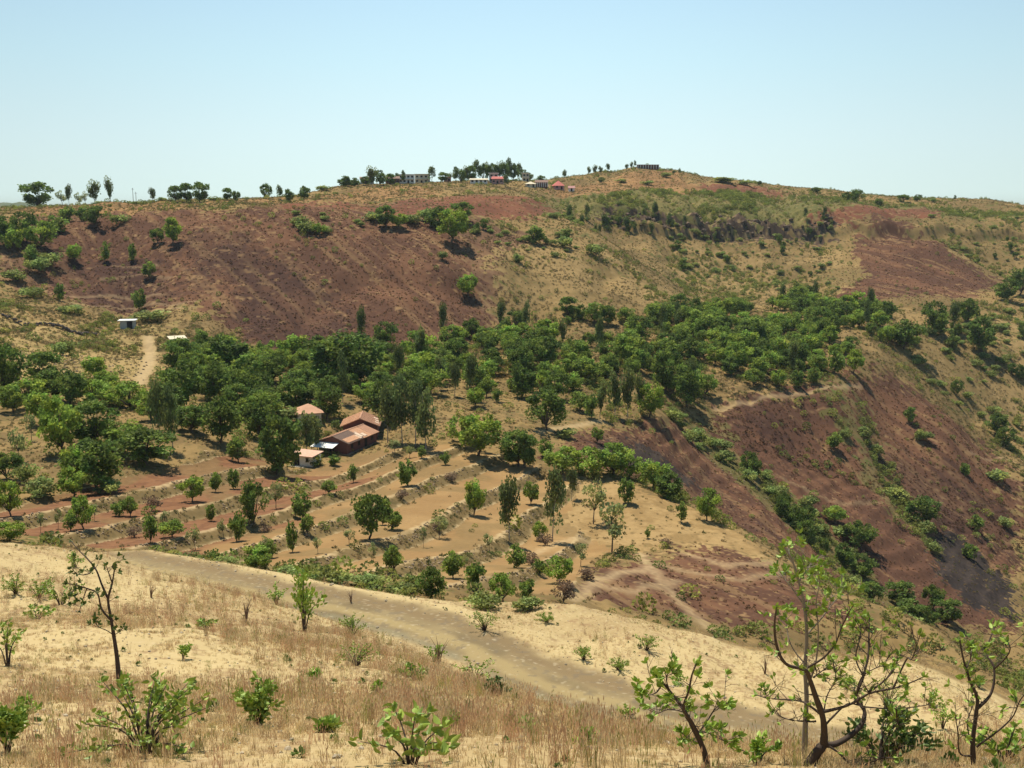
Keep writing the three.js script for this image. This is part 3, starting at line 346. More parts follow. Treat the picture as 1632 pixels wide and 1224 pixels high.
 skyline:[['B',-225.7,-510.4,13.6,16.1],['S',-216.9,-516.6,8.1,6.9],['E',-215.3,-520,10.7,4.4],['S',-214.8,-531.1,7.7,5.2],['S',-209.4,-525.3,7,4.5],['E',-206,-527.7,12.8,7.7],['E',-197.3,-526,14,5.4],['U',-199.3,-522.1,2.5,6.3],['E',-175.8,-523.5,7.9,4.4],['U',-174.3,-532.8,2.6,4.5],['B',-166.8,-531,8.4,8.4],['B',-162.2,-533.1,10.3,7.8],['B',-157.5,-539.6,11.1,9.8],['S',-154.5,-539.1,5.9,3.3],['B',-144.3,-542.4,6.9,5.6],['B',-139,-540.2,6.6,4.3],['B',-128.6,-560.1,8.2,6.1],['E',-121.9,-562.3,7.5,4.8],['B',-117.4,-564.6,6.8,6.5],['B',-111.9,-575.5,7.7,7],['U',-108.3,-614.9,3.7,8.2],['S',-135.7,-547.3,2.7,4.6],['U',-150,-537.7,2.6,3.9],['U',-183.4,-520.6,2.2,5.1]],
 ridge:[['B',-98.2,-626.3,6.8,9.9],['B',-92.2,-628.1,6.1,6.9],['E',-80.7,-621.2,12.1,8.3],['B',-77.2,-628.2,9.9,7.6],['B',-86.5,-634.6,5.4,6.2],['B',-73.3,-645.8,7.1,7.1],['E',-70.4,-658.2,6.4,4.8],['E',-66.7,-655.2,7.9,4],['E',-50.5,-675.5,9,6.6],['B',-44.2,-680.8,6.6,7.4],['E',-40.5,-693.7,5.9,5.1],['E',-34.6,-666.1,9.7,6.5],['B',-31.5,-666,8.9,7.3],['E',-28.4,-675.3,10.7,6.6],['B',-25.3,-676,11.5,7.4],['E',-22.5,-687,12.5,6.7],['B',-18.5,-688.6,12.5,8.4],['E',-15.6,-701.1,12.8,6.8],['B',-11.9,-702.4,12.8,7.7],['E',-8.2,-704,13.7,6.8],['B',-4.9,-705.8,12.8,8.6],['E',-2.5,-715.9,14.8,6.9],['B',0.8,-717,12.2,7.8],['E',4.2,-726.4,11.5,6.2],['B',8.2,-736.1,8.9,7.1],['E',12.7,-748,6.4,6.4],['E',-3.8,-649.9,7.1,5.5],['B',20.1,-749.3,4.5,6.4],['E',37.6,-767.4,6.5,4.7],['E',57,-794.5,6.7,4.3],['E',62.4,-810,7.4,4.9],['E',66.3,-805.6,6.4,4.9],['E',72.6,-813.6,6.9,4.4],['E',87.7,-822,5,4],['E',91.7,-827.3,5.5,3.5],['E',95.4,-834.8,5.1,3],['B',62.1,-749.2,4.5,5.5],['U',77.2,-760,3.2,7.4],['U',93,-743.2,3.6,8.1],['U',111.2,-774.4,4.2,7.5],['E',125.7,-806.4,4.9,2.9],['E',119.8,-795.8,3.4,3.9],['B',235.3,-731.5,9.8,10.7],['B',224.8,-718.5,7,7],['B',220.7,-779,4.3,7.6],['B',250.9,-732.8,5.3,8],['B',273.9,-748.8,5.5,9.1],['B',285.5,-754.2,5.5,6.4],['U',300.2,-762.3,3.7,4.6],['E',304.7,-774.8,3.8,2.8],['E',321.3,-776.6,3.8,2.8],['B',183,-794.6,3.4,4.8],['U',152.7,-782.1,4.3,19],['U',169.9,-776.9,3.8,11.3]]
};
for (const [p, list] of Object.entries(TREES)) for (const [k, x, z, h0, w0] of list) { const f = p === 'skyline' || p === 'ridge' ? .88 : p === 'terraces' ? .9 : 1, h = h0 * f, w = w0 * f; plant(k, x, z, h, w, ...many(k, p, x, z, h, w)); }
// the valley wood: crowns touching, with clearings
const WOODS = [
 [[-74.8,-314.5],[-50.4,-328.4],[-12,-359.6],[15.2,-397.6],[43.6,-396.5],[66.6,-422.9],[149.8,-531.3],[148.7,-485.6],[174.2,-460.1],[154.7,-410],[108.1,-349.5],[75.7,-326.7],[52.2,-303.7],[42.2,-312.3],[21.6,-289.3],[9.9,-256.1],[-2.5,-262.3],[-7.7,-227.6],[-17.4,-247],[-32.7,-250.5],[-43.4,-242.2],[-56.3,-241.1],[-69.8,-278.5]],
 [[-87.9,-283.3],[-76,-319.7],[-53.6,-235.1],[-54.4,-215.3],[-69.6,-227.4]]
];
{
  const r = rng(5), spots = [], solid = Object.values(TREES).flat().map(t => [t[1], t[2]]);
  for (const p of WOODS) {
    const xs = p.map(q => q[0]), zs = p.map(q => q[1]), x0 = Math.min(...xs), x1 = Math.max(...xs), z0 = Math.min(...zs), z1 = Math.max(...zs);
    for (let n = 0; n < 14000; n++) {
      const x = x0 + (x1 - x0) * r(), z = z0 + (z1 - z0) * r(); if (!inside(p, x, z)) continue;
      if (vn(x / 16 + 8, z / 16) > (x > 60 ? .12 : .32)) continue;
      const gap = 4.9 + 3 * r(); if (spots.some(q => Math.hypot(q[0] - x, q[1] - z) < gap) || solid.some(q => Math.hypot(q[0] - x, q[1] - z) < 4)) continue;
      if (Math.hypot(x + 34, z + 219) < 15 || Math.hypot(x + 45.7, z + 231) < 7) continue;
      spots.push([x, z]);
    }
  }
  spots.sort((a, b) => b[1] - a[1]);
  for (const [x, z] of spots) { const q = r(), k = q < .34 ? 'B' : q < .60 ? 'O' : q < .86 ? 'L' : q < .93 ? 'E' : 'Y', h = k === 'Y' ? 3 + 1.5 * r() : k === 'E' ? 8 + 4 * r() : 4.2 + 5.4 * r() * r() + 1.2 * r(), w = k === 'E' ? 3.6 : k === 'Y' ? 2.6 : h * (.85 + .35 * r()); plant(k, x, z, h, w, ...many(k, 'wood', x, z, h, w, spots.filter(q => Math.hypot(q[0] - x, q[1] - z) < 10).length < 4)); }
  console.log('wood', spots.length);
}
{ // trees thickening the bank below the hut
  const p = [[-110.8,-225.1],[-101.5,-242],[-76.9,-224.6],[-65.3,-212.9],[-55.6,-183.8],[-58.3,-165.5],[-59.4,-145.3],[-74.3,-148.5]], r = rng(15), had = TREES.bank.map(t => [t[1], t[2]]), xs = p.map(q => q[0]), zs = p.map(q => q[1]), x0 = Math.min(...xs), x1 = Math.max(...xs), z0 = Math.min(...zs), z1 = Math.max(...zs);
  for (let t = 0, n = 0; t < 3000 && n < 15; t++) { const x = x0 + (x1 - x0) * r(), z = z0 + (z1 - z0) * r(); if (!inside(p, x, z) || had.some(q => Math.hypot(q[0] - x, q[1] - z) < 4.4)) continue; had.push([x, z]); n++; const q = r(), k = q < .4 ? 'B' : q < .6 ? 'O' : q < .8 ? 'L' : q < .9 ? 'Y' : 'U', h = k === 'Y' || k === 'U' ? 1.8 + 1.6 * r() : 4 + 3.6 * r(), w = h * (.8 + .4 * r()); plant(k, x, z, h, w, ...many(k, 'bank', x, z, h, w)); }
}
const THICKETS = [
 ['cliff',70,2.2,[[29.1,-590.4],[67.6,-625.9],[194,-642.2],[192.2,-622.7],[133.1,-620],[65.5,-604.4],[19.2,-511.6]]],
 ['bowl',65,2.0,[[88.1,-612.6],[185,-622.8],[164.7,-528.7],[143.4,-531],[126.8,-588.5],[93.5,-555.2]]],
 ['right',85,2.3,[[157.8,-429.6],[195.2,-478.3],[244.9,-503.7],[169.9,-340.1],[165.4,-365.3],[156.3,-390.4]]],
 ['rightslope',30,1.9,[[254.2,-651.7],[326.8,-681.7],[278.1,-574.7],[250.6,-584.8]]],
 ['gully',55,2.2,[[38.8,-274.2],[48.5,-298.1],[59,-281.5],[73.7,-270.4],[83.8,-253.6],[91.1,-237.8],[96.8,-229.4],[66.6,-170],[78.9,-224.3],[70.6,-235.4],[62.6,-251.9],[50.3,-262.5]]],
 ['brow',40,2.0,[[-98.6,-446.8],[-52.4,-454.8],[6.8,-481.5],[41.9,-493.2],[21.8,-438.9],[-9.2,-430.3],[-30.1,-441],[-78.2,-419.9]]]
];
{
  const r = rng(9);
  for (const [p, n, size, poly] of THICKETS) {
    const xs = poly.map(q => q[0]), zs = poly.map(q => q[1]), x0 = Math.min(...xs), x1 = Math.max(...xs), z0 = Math.min(...zs), z1 = Math.max(...zs);
    for (let c = 0, t = 0; c < n && t < 4000; t++) { const x = x0 + (x1 - x0) * r(), z = z0 + (z1 - z0) * r(); if (!inside(poly, x, z) || vn(x / 14, z / 14) < -.25) continue; c++; const h = size * (.6 + .9 * r()); const k = p === 'cliff' && r() < .45 ? 'E' : r() < .14 ? 'B' : 'U'; const H = h * (k === 'U' ? 1 : k === 'E' ? 2.6 : 1.9), W = h * (k === 'U' ? 1.3 : 1.4); plant(k, x, z, H, W, ...many(k, p, x, z, H, W), .06); }
  }
}

// ---------- grass, scrub and stones ----------
const GRASS = [
 [[-9.4,-34.5],[-7.1,-44],[-1.4,-40.8],[0.7,-19.6],[-0.2,-18.6],[-3.2,-23.3],[-5.9,-28],[-7.9,-28.8]],
 [[-21.4,-42.2],[-18.8,-42.8],[-16.6,-38.7],[-18.5,-36.3]],
 [[-15.1,-37.4],[-12.3,-40.6],[-10.2,-32.9],[-11.8,-30.5]],
 [[0,-13.6],[1.2,-13.1],[1.1,-9.6],[0.1,-9.6]],
 [[-5.9,-25.3],[-4.9,-26.3],[-3.1,-15.9],[-3.8,-15.9]],
 [[-8.6,-16.6],[-8.4,-19.2],[-4.2,-9.6],[-5,-9.6]],
 [[2.5,-47.9],[6.9,-47],[6.2,-43.9],[2.4,-44.8]],
 [[-17.5,-48.7],[-11.2,-52],[-9.8,-45.2],[-12.7,-41.8],[-15.3,-42.7]],
 [[-1.9,-14.1],[-0.6,-16.7],[-0.4,-11.7],[-1.4,-11.3]],
 [[17.5,-41.5],[21.1,-42.3],[18.8,-37.4],[15.9,-37.5]],
 [[-4.2,-34.1],[-1.4,-39.9],[-0.7,-19.5],[-2.6,-23]]
];
const dummy = new THREE.Object3D(), tint = new THREE.Color();
function scatter(name, geo, material, list) { // list: [x, y, z, scale, stretch, colour]
  const m = new THREE.InstancedMesh(geo, material, list.length), r = rng(list.length);
  list.forEach(([x, y, z, s, h, c], i) => { dummy.position.set(x, y, z); dummy.rotation.set((r() - .5) * .3, r() * 6.2832, (r() - .5) * .3); dummy.scale.set(s, s * h, s); dummy.updateMatrix(); m.setMatrixAt(i, dummy.matrix); m.setColorAt(i, tint.setRGB(c[0], c[1], c[2])); });
  m.userData.kind = 'stuff'; return add(m, name);
}
function bladeTuft(seed, n, spread, lean, w, heads) {
  const r = rng(seed), p = [], idx = [];
  for (let k = 0; k < n; k++) {
    const a = r() * 6.28, d = Math.sqrt(r()) * spread, x = Math.cos(a) * d, z = Math.sin(a) * d, h = .55 + .45 * r(), b = r() * 6.28, l = lean * (.4 + r()), tx = x + Math.cos(b) * l, tz = z + Math.sin(b) * l, mx = x + Math.cos(b) * l * .3, mz = z + Math.sin(b) * l * .3, sx = -Math.sin(b * 1.7) * w, sz = Math.cos(b * 1.7) * w, i = p.length / 3;
    p.push(x - sx, -.05, z - sz, x + sx, -.05, z + sz, mx + sx * .8, h * .55, mz + sz * .8, mx - sx * .8, h * .55, mz - sz * .8, tx, h, tz); idx.push(i, i + 1, i + 2, i, i + 2, i + 3, i + 3, i + 2, i + 4);
    if (heads) { const j = p.length / 3, q = heads; p.push(tx, h * .86, tz, tx + sx * q, h * .95, tz + sz * q, tx, h * 1.1, tz, tx - sx * q, h * .95, tz - sz * q); idx.push(j, j + 1, j + 2, j, j + 2, j + 3); }
  }
  const g = new THREE.BufferGeometry(); g.setAttribute('position', new THREE.Float32BufferAttribute(p, 3)); g.setIndex(idx); g.computeVertexNormals(); return g;
}
const strawMat = new THREE.MeshPhysicalMaterial({ color: 0xffffff, roughness: .9, side: THREE.DoubleSide, transmission: .4, thickness: 0, specularIntensity: .2 });
{
  const r = rng(77), shortT = [[], [], []], tallT = [[], []], herb = [];
  const near = (x, z) => Math.abs(x) < -z * .56 + 5;
  for (let n = 0; n < 150000; n++) {
    const D = 7 + 73 * Math.pow(r(), 1.15), x = (r() * 2 - 1) * (D * .56 + 4), z = -D, q = roadDist(x, z); if (q < roadHalf + .3 * fbm(x, z)) continue;
    const thin = fbm(x / 4 + 3, z / 4) + .5 * vn(x * 1.1, z * 1.1), y = height(x, z), patch = GRASS.some(p => inside(p, x + 1.2 * vn(x / 2, z / 2) + 1.6 * (r() - .5), z + 2 * vn(x / 2 + 9, z / 2) + 3 * (r() - .5)));
    const v = .75 + .5 * r();
    if (patch ? r() < .22 + .22 * thin : r() < .02 + .1 * smooth(.2, .8, thin)) { const t = r(); tallT[r() < .5 ? 0 : 1].push([x, y, z, (.20 + .26 * r()) * (patch ? 1 : .75), 1, t < .5 ? [.50 * v, .31 * v, .175 * v] : t < .85 ? [.62 * v, .48 * v, .27 * v] : [.28 * v, .27 * v, .08 * v]]); }
    else if (thin > .05 ? r() < .8 : r() < .4) { const t = r(); shortT[Math.floor(r() * 3)].push([x, y, z, (thin > .05 ? .06 : .035) + .08 * r() * r(), .7 + .6 * r(), t < .6 ? [.62 * v, .48 * v, .25 * v] : t < .92 ? [.50 * v, .35 * v, .18 * v] : [.28 * v, .28 * v, .08 * v]]); }
    if (r() < .005) herb.push([x, y, z, .08 + .16 * r() * r(), 1, [.10 * v, .15 * v, .03 * v]]);
  }
  shortT.forEach((l, i) => scatter('short_grass', bladeTuft(300 + i, 11, .8, .7, .045), strawMat, l));
  tallT.forEach((l, i) => scatter('tall_grass', bladeTuft(320 + i, 13, .28, .22, .010, 2.2), strawMat, l));
  scatter('low_herbs', (() => { const c = new Cards(), q = rng(3); for (let i = 0; i < 26; i++) { const d = rdir(q); d.y = Math.abs(d.y) * .8 + .1; d.normalize(); const s = V(0, 0, 0).crossVectors(d, UP).normalize(); c.leaf(V(d.x * .2, .1 + d.y * .5 * q(), d.z * .2), d, s, .45, .16, [1, 1, 1]); } return c.geometry(); })(), strawMat, herb);
  console.log('grass', shortT.map(l => l.length), tallT.map(l => l.length), herb.length);
}
{ // tussocks and scrub on the middle and far slopes
  const dome = (seed, n) => { const c = new Cards(), q = rng(seed); for (let i = 0; i < n; i++) { const d = rdir(q); d.y = Math.abs(d.y); const o = V(d.x * .38 * q(), d.y * .3 * q(), d.z * .38 * q()); d.y += .35; d.normalize(); const s = V(0, 0, 0).crossVectors(d, rdir(q)).normalize(); c.leaf(o, d, s, .45 + .3 * q(), .06 + .05 * q(), [1, 1, 1]); } return c.geometry(); };
  const bush = (seed, n) => { const c = new Cards(), q = rng(seed); for (let i = 0; i < n; i++) { const d = rdir(q); const o = V(d.x * .5, .42 + d.y * .42, d.z * .5); const t = rdir(q).addScaledVector(d, .6).normalize(), s = V(0, 0, 0).crossVectors(t, rdir(q)).normalize(); const v = .7 + .6 * q(); c.leaf(o, t, s, .22, .085, [v, v, v]); } return c.geometry(); };
  const r = rng(88), tus = [[], [], []], scr = [[], [], []];
  const TON = { 0: [[.33, .24, .11], [.20, .17, .065], [.12, .13, .04]], 1: [[.205, .115, .053], [.115, .055, .028], [.115, .088, .032]], 2: [[.15, .083, .042], [.075, .038, .023], [.095, .072, .028]], 7: [[.40, .30, .15], [.24, .18, .08], [.12, .125, .04]], 13: [[.27, .18, .09], [.16, .1, .06], [.15, .12, .05]] };
  for (let n = 0; n < 210000; n++) {
    const farN = n > 42000, D = farN ? 290 + 570 * Math.pow(r(), 1.35) : Math.sqrt(84 * 84 + r() * (295 * 295 - 84 * 84)), x = (r() * 2 - 1) * (D * .52 + 8), z = -D, k = coverAt(x, z), y = height(x, z);
    const clump = fbm(x / 9, z / 9) + .3 * (r() - .5); let p = .75;
    if (k === 12) { const f = terraceStep(x, z)[1]; p = f > RISER - .01 ? .95 : .03; } else if (k === 10 || k === 3) p = .2; else if (k === 8) p = .3; else if (k === 1 || k === 2) p = .55; else p = clump > -.1 ? .9 : .35;
    if (r() > p || trodAt(x, z) > .3) continue;
    const T = TON[k] || TON[0], t = r(), c = T[t < .5 ? 0 : t < .82 ? 1 : 2], v = .7 + .6 * r();
    tus[Math.floor(r() * 3)].push([x, y - .03, z, (farN ? .7 : .46) * (k === 1 || k === 2 ? .75 : 1) * (.45 + .9 * r()), .7 + .6 * r(), [c[0] * v, c[1] * v, c[2] * v]]);
    const sp = k === 5 ? .55 : k === 9 ? .16 : k === 7 || k === 6 ? .2 : k === 3 || k === 4 ? .06 : k === 11 ? .025 : k === 0 ? .08 : k === 1 || k === 2 ? .02 : .015;
    if (r() < sp * (k === 7 || k === 0 ? (Math.abs(vn(x / 48 + 7, z / 110 + 2)) < .16 || fbm(x / 18 + 4, z / 30) > .3 ? 3.4 : .2) : fbm(x / 24 + 4, z / 40) > .1 ? 2.4 : .3)) { const g = .6 + .8 * r(), w = r(); scr[Math.floor(r() * 3)].push([x, y - .1, z, (k === 5 ? 1.1 : .8) + (k === 5 ? 2.4 : 1.9) * r() * r(), .7 + .4 * r(), [(.17 + .09 * w) * g, (.22 + .04 * w) * g, .052 * g]]); }
  }
  tus.forEach((l, i) => scatter('dry_tussocks', dome(400 + i, 24), strawMat, l));
  scr.forEach((l, i) => scatter('low_scrub', bush(410 + i, 90), leafMat, l));
  console.log('tussocks', tus.map(l => l.length), scr.map(l => l.length));
}
{ // loose stones: rubble walls of the terraces, road edge, slopes
  const rock = seed => { const g = new THREE.IcosahedronGeometry(.5, 0), p = g.attributes.position, q = rng(seed); const m = {}; for (let i = 0; i < p.count; i++) { const key = [p.getX(i), p.getY(i), p.getZ(i)].map(v => v.toFixed(2)).join(); m[key] ??= .7 + .5 * q(); p.setXYZ(i, p.getX(i) * m[key], p.getY(i) * m[key] * .7, p.getZ(i) * m[key]); } g.computeVertexNormals(); return g; };
  const r = rng(55), L = [[], [], []], S = mat(lin(1, 1, 1), .95);
  for (let n = 0; n < 90000; n++) {
    const D = 8 + 270 * Math.pow(r(), .8), x = (r() * 2 - 1) * (D * .52 + 4), z = -D, k = coverAt(x, z); let s = 0;
    if (k === 12) { const f = terraceStep(x, z)[1]; if (f > RISER - .04 && f < RISER + .14 && vn(x / 7 + 5, z / 7) > .05) s = .12 + .34 * r(); }
    else if (D < 80) { const q = roadDist(x, z); if (q > roadHalf - .6 && q < roadHalf + .9 && r() < .5) s = .05 + .16 * r() * r(); else if (q > 2 && r() < .6) s = .02 + .09 * r() * r(); else if (r() < .15) s = .02 + .04 * r(); }
    else if (k === 11 || k === 7 || k === 13 || k === 9) { if (r() < .12) s = .25 + .5 * r(); }
    if (s) { const v = .6 + .7 * r(), c = D < 80 ? [.34, .28, .19] : [.25, .185, .115]; L[Math.floor(r() * 3)].push([x, height(x, z) + s * .1, z, s, 1, [c[0] * v, c[1] * v, c[2] * v]]); }
  }
  for (let n = 0; n < 900; n++) { const x = 40 + 290 * r(), z = -(600 + 50 * r()); if (coverAt(x, z) !== 6) continue; const s = 1 + 2.6 * r(), v = .6 + .6 * r(); L[0].push([x, height(x, z), z, s, 1.2, [.16 * v, .11 * v, .075 * v]]); }
  L.forEach((l, i) => scatter('loose_stones', rock(500 + i), S, l));
  console.log('stones', L.map(l => l.length));
}

// ---------- plants of the near slope ----------
const LIMBS = {
 main:[2.87,54.60,-9.50,[[0.062,0.045,[[0.00,0.00,-0.00],[0.08,0.17,-0.00],[0.15,0.27,-0.00]]],
  [0.04,0.008,[[0.15,0.27,-0.00],[0.14,0.41,0.03],[0.10,0.60,0.08],[0.01,0.82,0.14],[-0.08,1.04,0.21],[-0.14,1.16,0.28],[-0.34,1.25,0.35],[-0.45,1.43,0.43],[-0.51,1.68,0.51],[-0.52,1.90,0.59]]],
  [0.036,0.007,[[0.15,0.27,-0.00],[0.27,0.25,-0.04],[0.44,0.31,-0.10],[0.57,0.40,-0.17],[0.61,0.50,-0.24],[0.55,0.59,-0.32],[0.64,0.78,-0.41],[0.71,0.97,-0.50],[0.74,1.13,-0.60],[0.77,1.28,-0.70]]],
  [0.02,0.005,[[0.13,0.61,-0.00],[0.19,0.64,0.03],[0.35,0.72,0.08],[0.52,0.86,0.13],[0.72,0.94,0.19],[0.84,1.02,0.25],[0.95,1.12,0.32]]],
  [0.013,0.004,[[0.55,0.81,-0.00],[0.69,0.86,-0.07],[0.85,0.96,-0.17],[0.93,1.07,-0.29]]],
  [0.016,0.005,[[0.12,0.57,-0.00],[0.01,0.64,-0.07],[-0.05,0.63,-0.18],[-0.33,0.60,-0.30],[-0.42,0.57,-0.44]]],
  [0.014,0.004,[[0.17,0.27,-0.00],[0.28,0.21,0.04],[0.39,0.12,0.10],[0.50,0.16,0.17],[0.65,0.27,0.25],[0.74,0.30,0.33]]],
  [0.012,0.004,[[0.14,0.45,-0.00],[0.25,0.55,-0.04],[0.40,0.64,-0.10],[0.58,0.58,-0.16],[0.92,0.52,-0.24],[1.21,0.51,-0.32],[1.35,0.49,-0.40]]],
  [0.012,0.004,[[-0.06,1.05,-0.00],[0.07,1.18,0.07],[0.15,1.35,0.16],[0.16,1.55,0.28],[0.18,1.76,0.40],[0.18,1.90,0.54]]],
  [0.01,0.003,[[0.02,0.96,-0.00],[0.09,0.97,-0.07],[0.21,1.00,-0.16]]],
  [0.01,0.003,[[0.79,0.85,-0.00],[0.88,1.19,0.07],[0.87,1.22,0.18],[0.86,1.41,0.31],[0.83,1.59,0.45]]],
  [0.01,0.003,[[0.06,0.51,-0.00],[0.02,0.47,-0.07],[-0.13,0.43,-0.18],[-0.22,0.42,-0.30],[-0.26,0.40,-0.44]]],
  [0.009,0.003,[[0.44,0.74,-0.00],[0.46,0.98,0.05],[0.59,1.12,0.12],[0.68,1.18,0.21]]],
  [0.01,0.003,[[0.50,0.96,-0.00],[0.44,1.12,-0.08],[0.51,1.33,-0.18],[0.51,1.40,-0.31]]],
  [0.009,0.003,[[0.13,0.56,-0.00],[0.17,0.75,-0.04],[0.27,0.91,-0.11],[0.25,1.07,-0.19]]],
  [0.009,0.003,[[0.83,0.63,-0.00],[0.89,0.46,-0.10],[0.99,0.29,-0.24]]]]],
 mottled:[3.11,54.22,-10.40,[[0.034,0.009,[[0.00,-0.01,-0.00],[-0.01,0.42,-0.00],[-0.01,0.70,-0.00],[-0.04,1.00,-0.00],[-0.04,1.39,-0.00],[-0.08,1.71,-0.00],[-0.15,1.97,-0.00],[-0.22,2.18,-0.00],[-0.33,2.37,-0.00]]],
  [0.012,0.004,[[-0.02,0.77,-0.00],[0.05,1.07,0.04],[0.05,1.44,0.10],[-0.01,1.81,0.17],[-0.01,2.04,0.24],[-0.06,2.23,0.33]]],
  [0.01,0.003,[[-0.08,1.71,-0.00],[-0.21,1.89,-0.06],[-0.31,2.00,-0.14],[-0.34,2.03,-0.24]]],
  [0.01,0.003,[[-0.04,1.39,-0.00],[0.12,1.56,-0.04],[0.25,1.71,-0.09],[0.35,1.79,-0.15],[0.34,1.87,-0.22]]],
  [0.009,0.003,[[-0.03,1.05,-0.00],[-0.17,1.23,-0.08],[-0.20,1.39,-0.19],[-0.18,1.55,-0.31]]],
  [0.008,0.003,[[-0.15,1.97,-0.00],[-0.02,2.08,-0.12],[0.09,2.12,-0.29]]]]],
 pair:[1.91,54.61,-9.50,[[0.034,0.008,[[0.00,-0.01,-0.00],[-0.05,0.20,-0.00],[-0.16,0.43,-0.00],[-0.24,0.59,-0.00],[-0.34,0.74,-0.00],[-0.45,0.88,-0.00],[-0.50,0.97,-0.00]]],
  [0.026,0.006,[[0.01,-0.01,-0.00],[-0.08,0.29,0.04],[-0.19,0.54,0.11],[-0.29,0.72,0.19],[-0.26,0.95,0.27],[-0.25,1.15,0.36],[-0.23,1.30,0.46]]],
  [0.01,0.004,[[-0.11,0.37,-0.00],[0.00,0.50,-0.06],[0.09,0.56,-0.16],[0.24,0.57,-0.27]]],
  [0.008,0.003,[[-0.47,0.88,-0.00],[-0.53,0.82,0.05],[-0.64,0.83,0.13],[-0.70,0.89,0.22]]],
  [0.008,0.003,[[-0.24,0.59,-0.00],[-0.36,0.58,-0.09],[-0.46,0.48,-0.21],[-0.50,0.37,-0.36]]],
  [0.008,0.003,[[-0.40,0.82,-0.00],[-0.44,0.97,0.06],[-0.41,1.13,0.14]]],
  [0.008,0.003,[[-0.08,0.27,-0.00],[-0.17,0.25,-0.10],[-0.24,0.15,-0.23]]],
  [0.008,0.003,[[-0.13,0.40,-0.00],[0.01,0.34,-0.07],[0.15,0.22,-0.17],[0.27,0.11,-0.29]]]]],
 right:[4.54,54.55,-9.60,[[0.03,0.007,[[0.00,-0.01,-0.00],[-0.03,0.30,-0.00],[-0.02,0.57,-0.00],[-0.02,0.75,-0.00],[-0.11,0.94,-0.00],[-0.15,1.05,-0.00],[-0.20,1.21,-0.00],[-0.23,1.34,-0.00]]],
  [0.018,0.005,[[-0.02,0.63,-0.00],[0.14,0.77,-0.06],[0.19,1.00,-0.15],[0.16,1.10,-0.26],[0.25,1.25,-0.37],[0.36,1.32,-0.50]]],
  [0.01,0.004,[[0.12,1.05,-0.00],[0.16,1.19,0.10],[0.14,1.35,0.24],[0.03,1.51,0.40]]],
  [0.013,0.004,[[0.01,0.24,-0.00],[0.07,0.32,0.03],[0.17,0.45,0.08],[0.27,0.63,0.14],[0.29,0.83,0.21],[0.33,0.96,0.27]]],
  [0.012,0.004,[[-0.02,0.14,-0.00],[-0.18,0.21,0.08],[-0.27,0.50,0.19],[-0.37,0.75,0.32]]],
  [0.01,0.003,[[-0.03,0.21,-0.00],[-0.07,0.47,-0.06],[0.01,0.63,-0.14],[0.02,0.72,-0.23]]],
  [0.008,0.003,[[-0.15,1.05,-0.00],[-0.08,1.11,-0.08],[-0.02,1.15,-0.20]]]]],
 sapling:[-7.93,50.42,-20.00,[[0.058,0.014,[[-0.00,-0.03,-0.00],[-0.01,0.63,-0.00],[-0.05,1.16,-0.00],[-0.08,1.49,-0.00],[-0.11,1.89,-0.00],[-0.01,2.22,-0.00],[0.06,2.54,-0.00]]],
  [0.026,0.008,[[-0.11,1.89,-0.00],[-0.25,2.16,-0.08],[-0.40,2.43,-0.21],[-0.60,2.59,-0.35],[-0.86,2.75,-0.51],[-1.07,2.88,-0.68]]],
  [0.024,0.008,[[-0.09,1.46,-0.00],[-0.21,1.71,0.10],[-0.22,2.11,0.25],[-0.34,2.27,0.42],[-0.50,2.42,0.62],[-0.57,2.52,0.82]]],
  [0.016,0.006,[[-0.34,2.54,-0.00],[-0.42,2.46,0.13],[-0.54,2.52,0.31],[-0.58,2.73,0.53]]],
  [0.016,0.006,[[-0.01,2.22,-0.00],[-0.03,2.49,0.10],[-0.01,2.69,0.25]]],
  [0.014,0.005,[[-0.52,2.11,-0.00],[-0.60,1.86,0.09],[-0.61,1.71,0.21]]],
  [0.012,0.005,[[-0.01,1.10,-0.00],[-0.14,1.26,0.08],[-0.24,1.38,0.20],[-0.27,1.54,0.34]]],
  [0.01,0.004,[[-0.03,1.14,-0.00],[0.13,1.26,0.08],[0.26,1.43,0.19]]],
  [0.014,0.005,[[-0.71,2.22,-0.00],[-0.78,2.02,0.17],[-0.73,1.96,0.41]]]]]
};
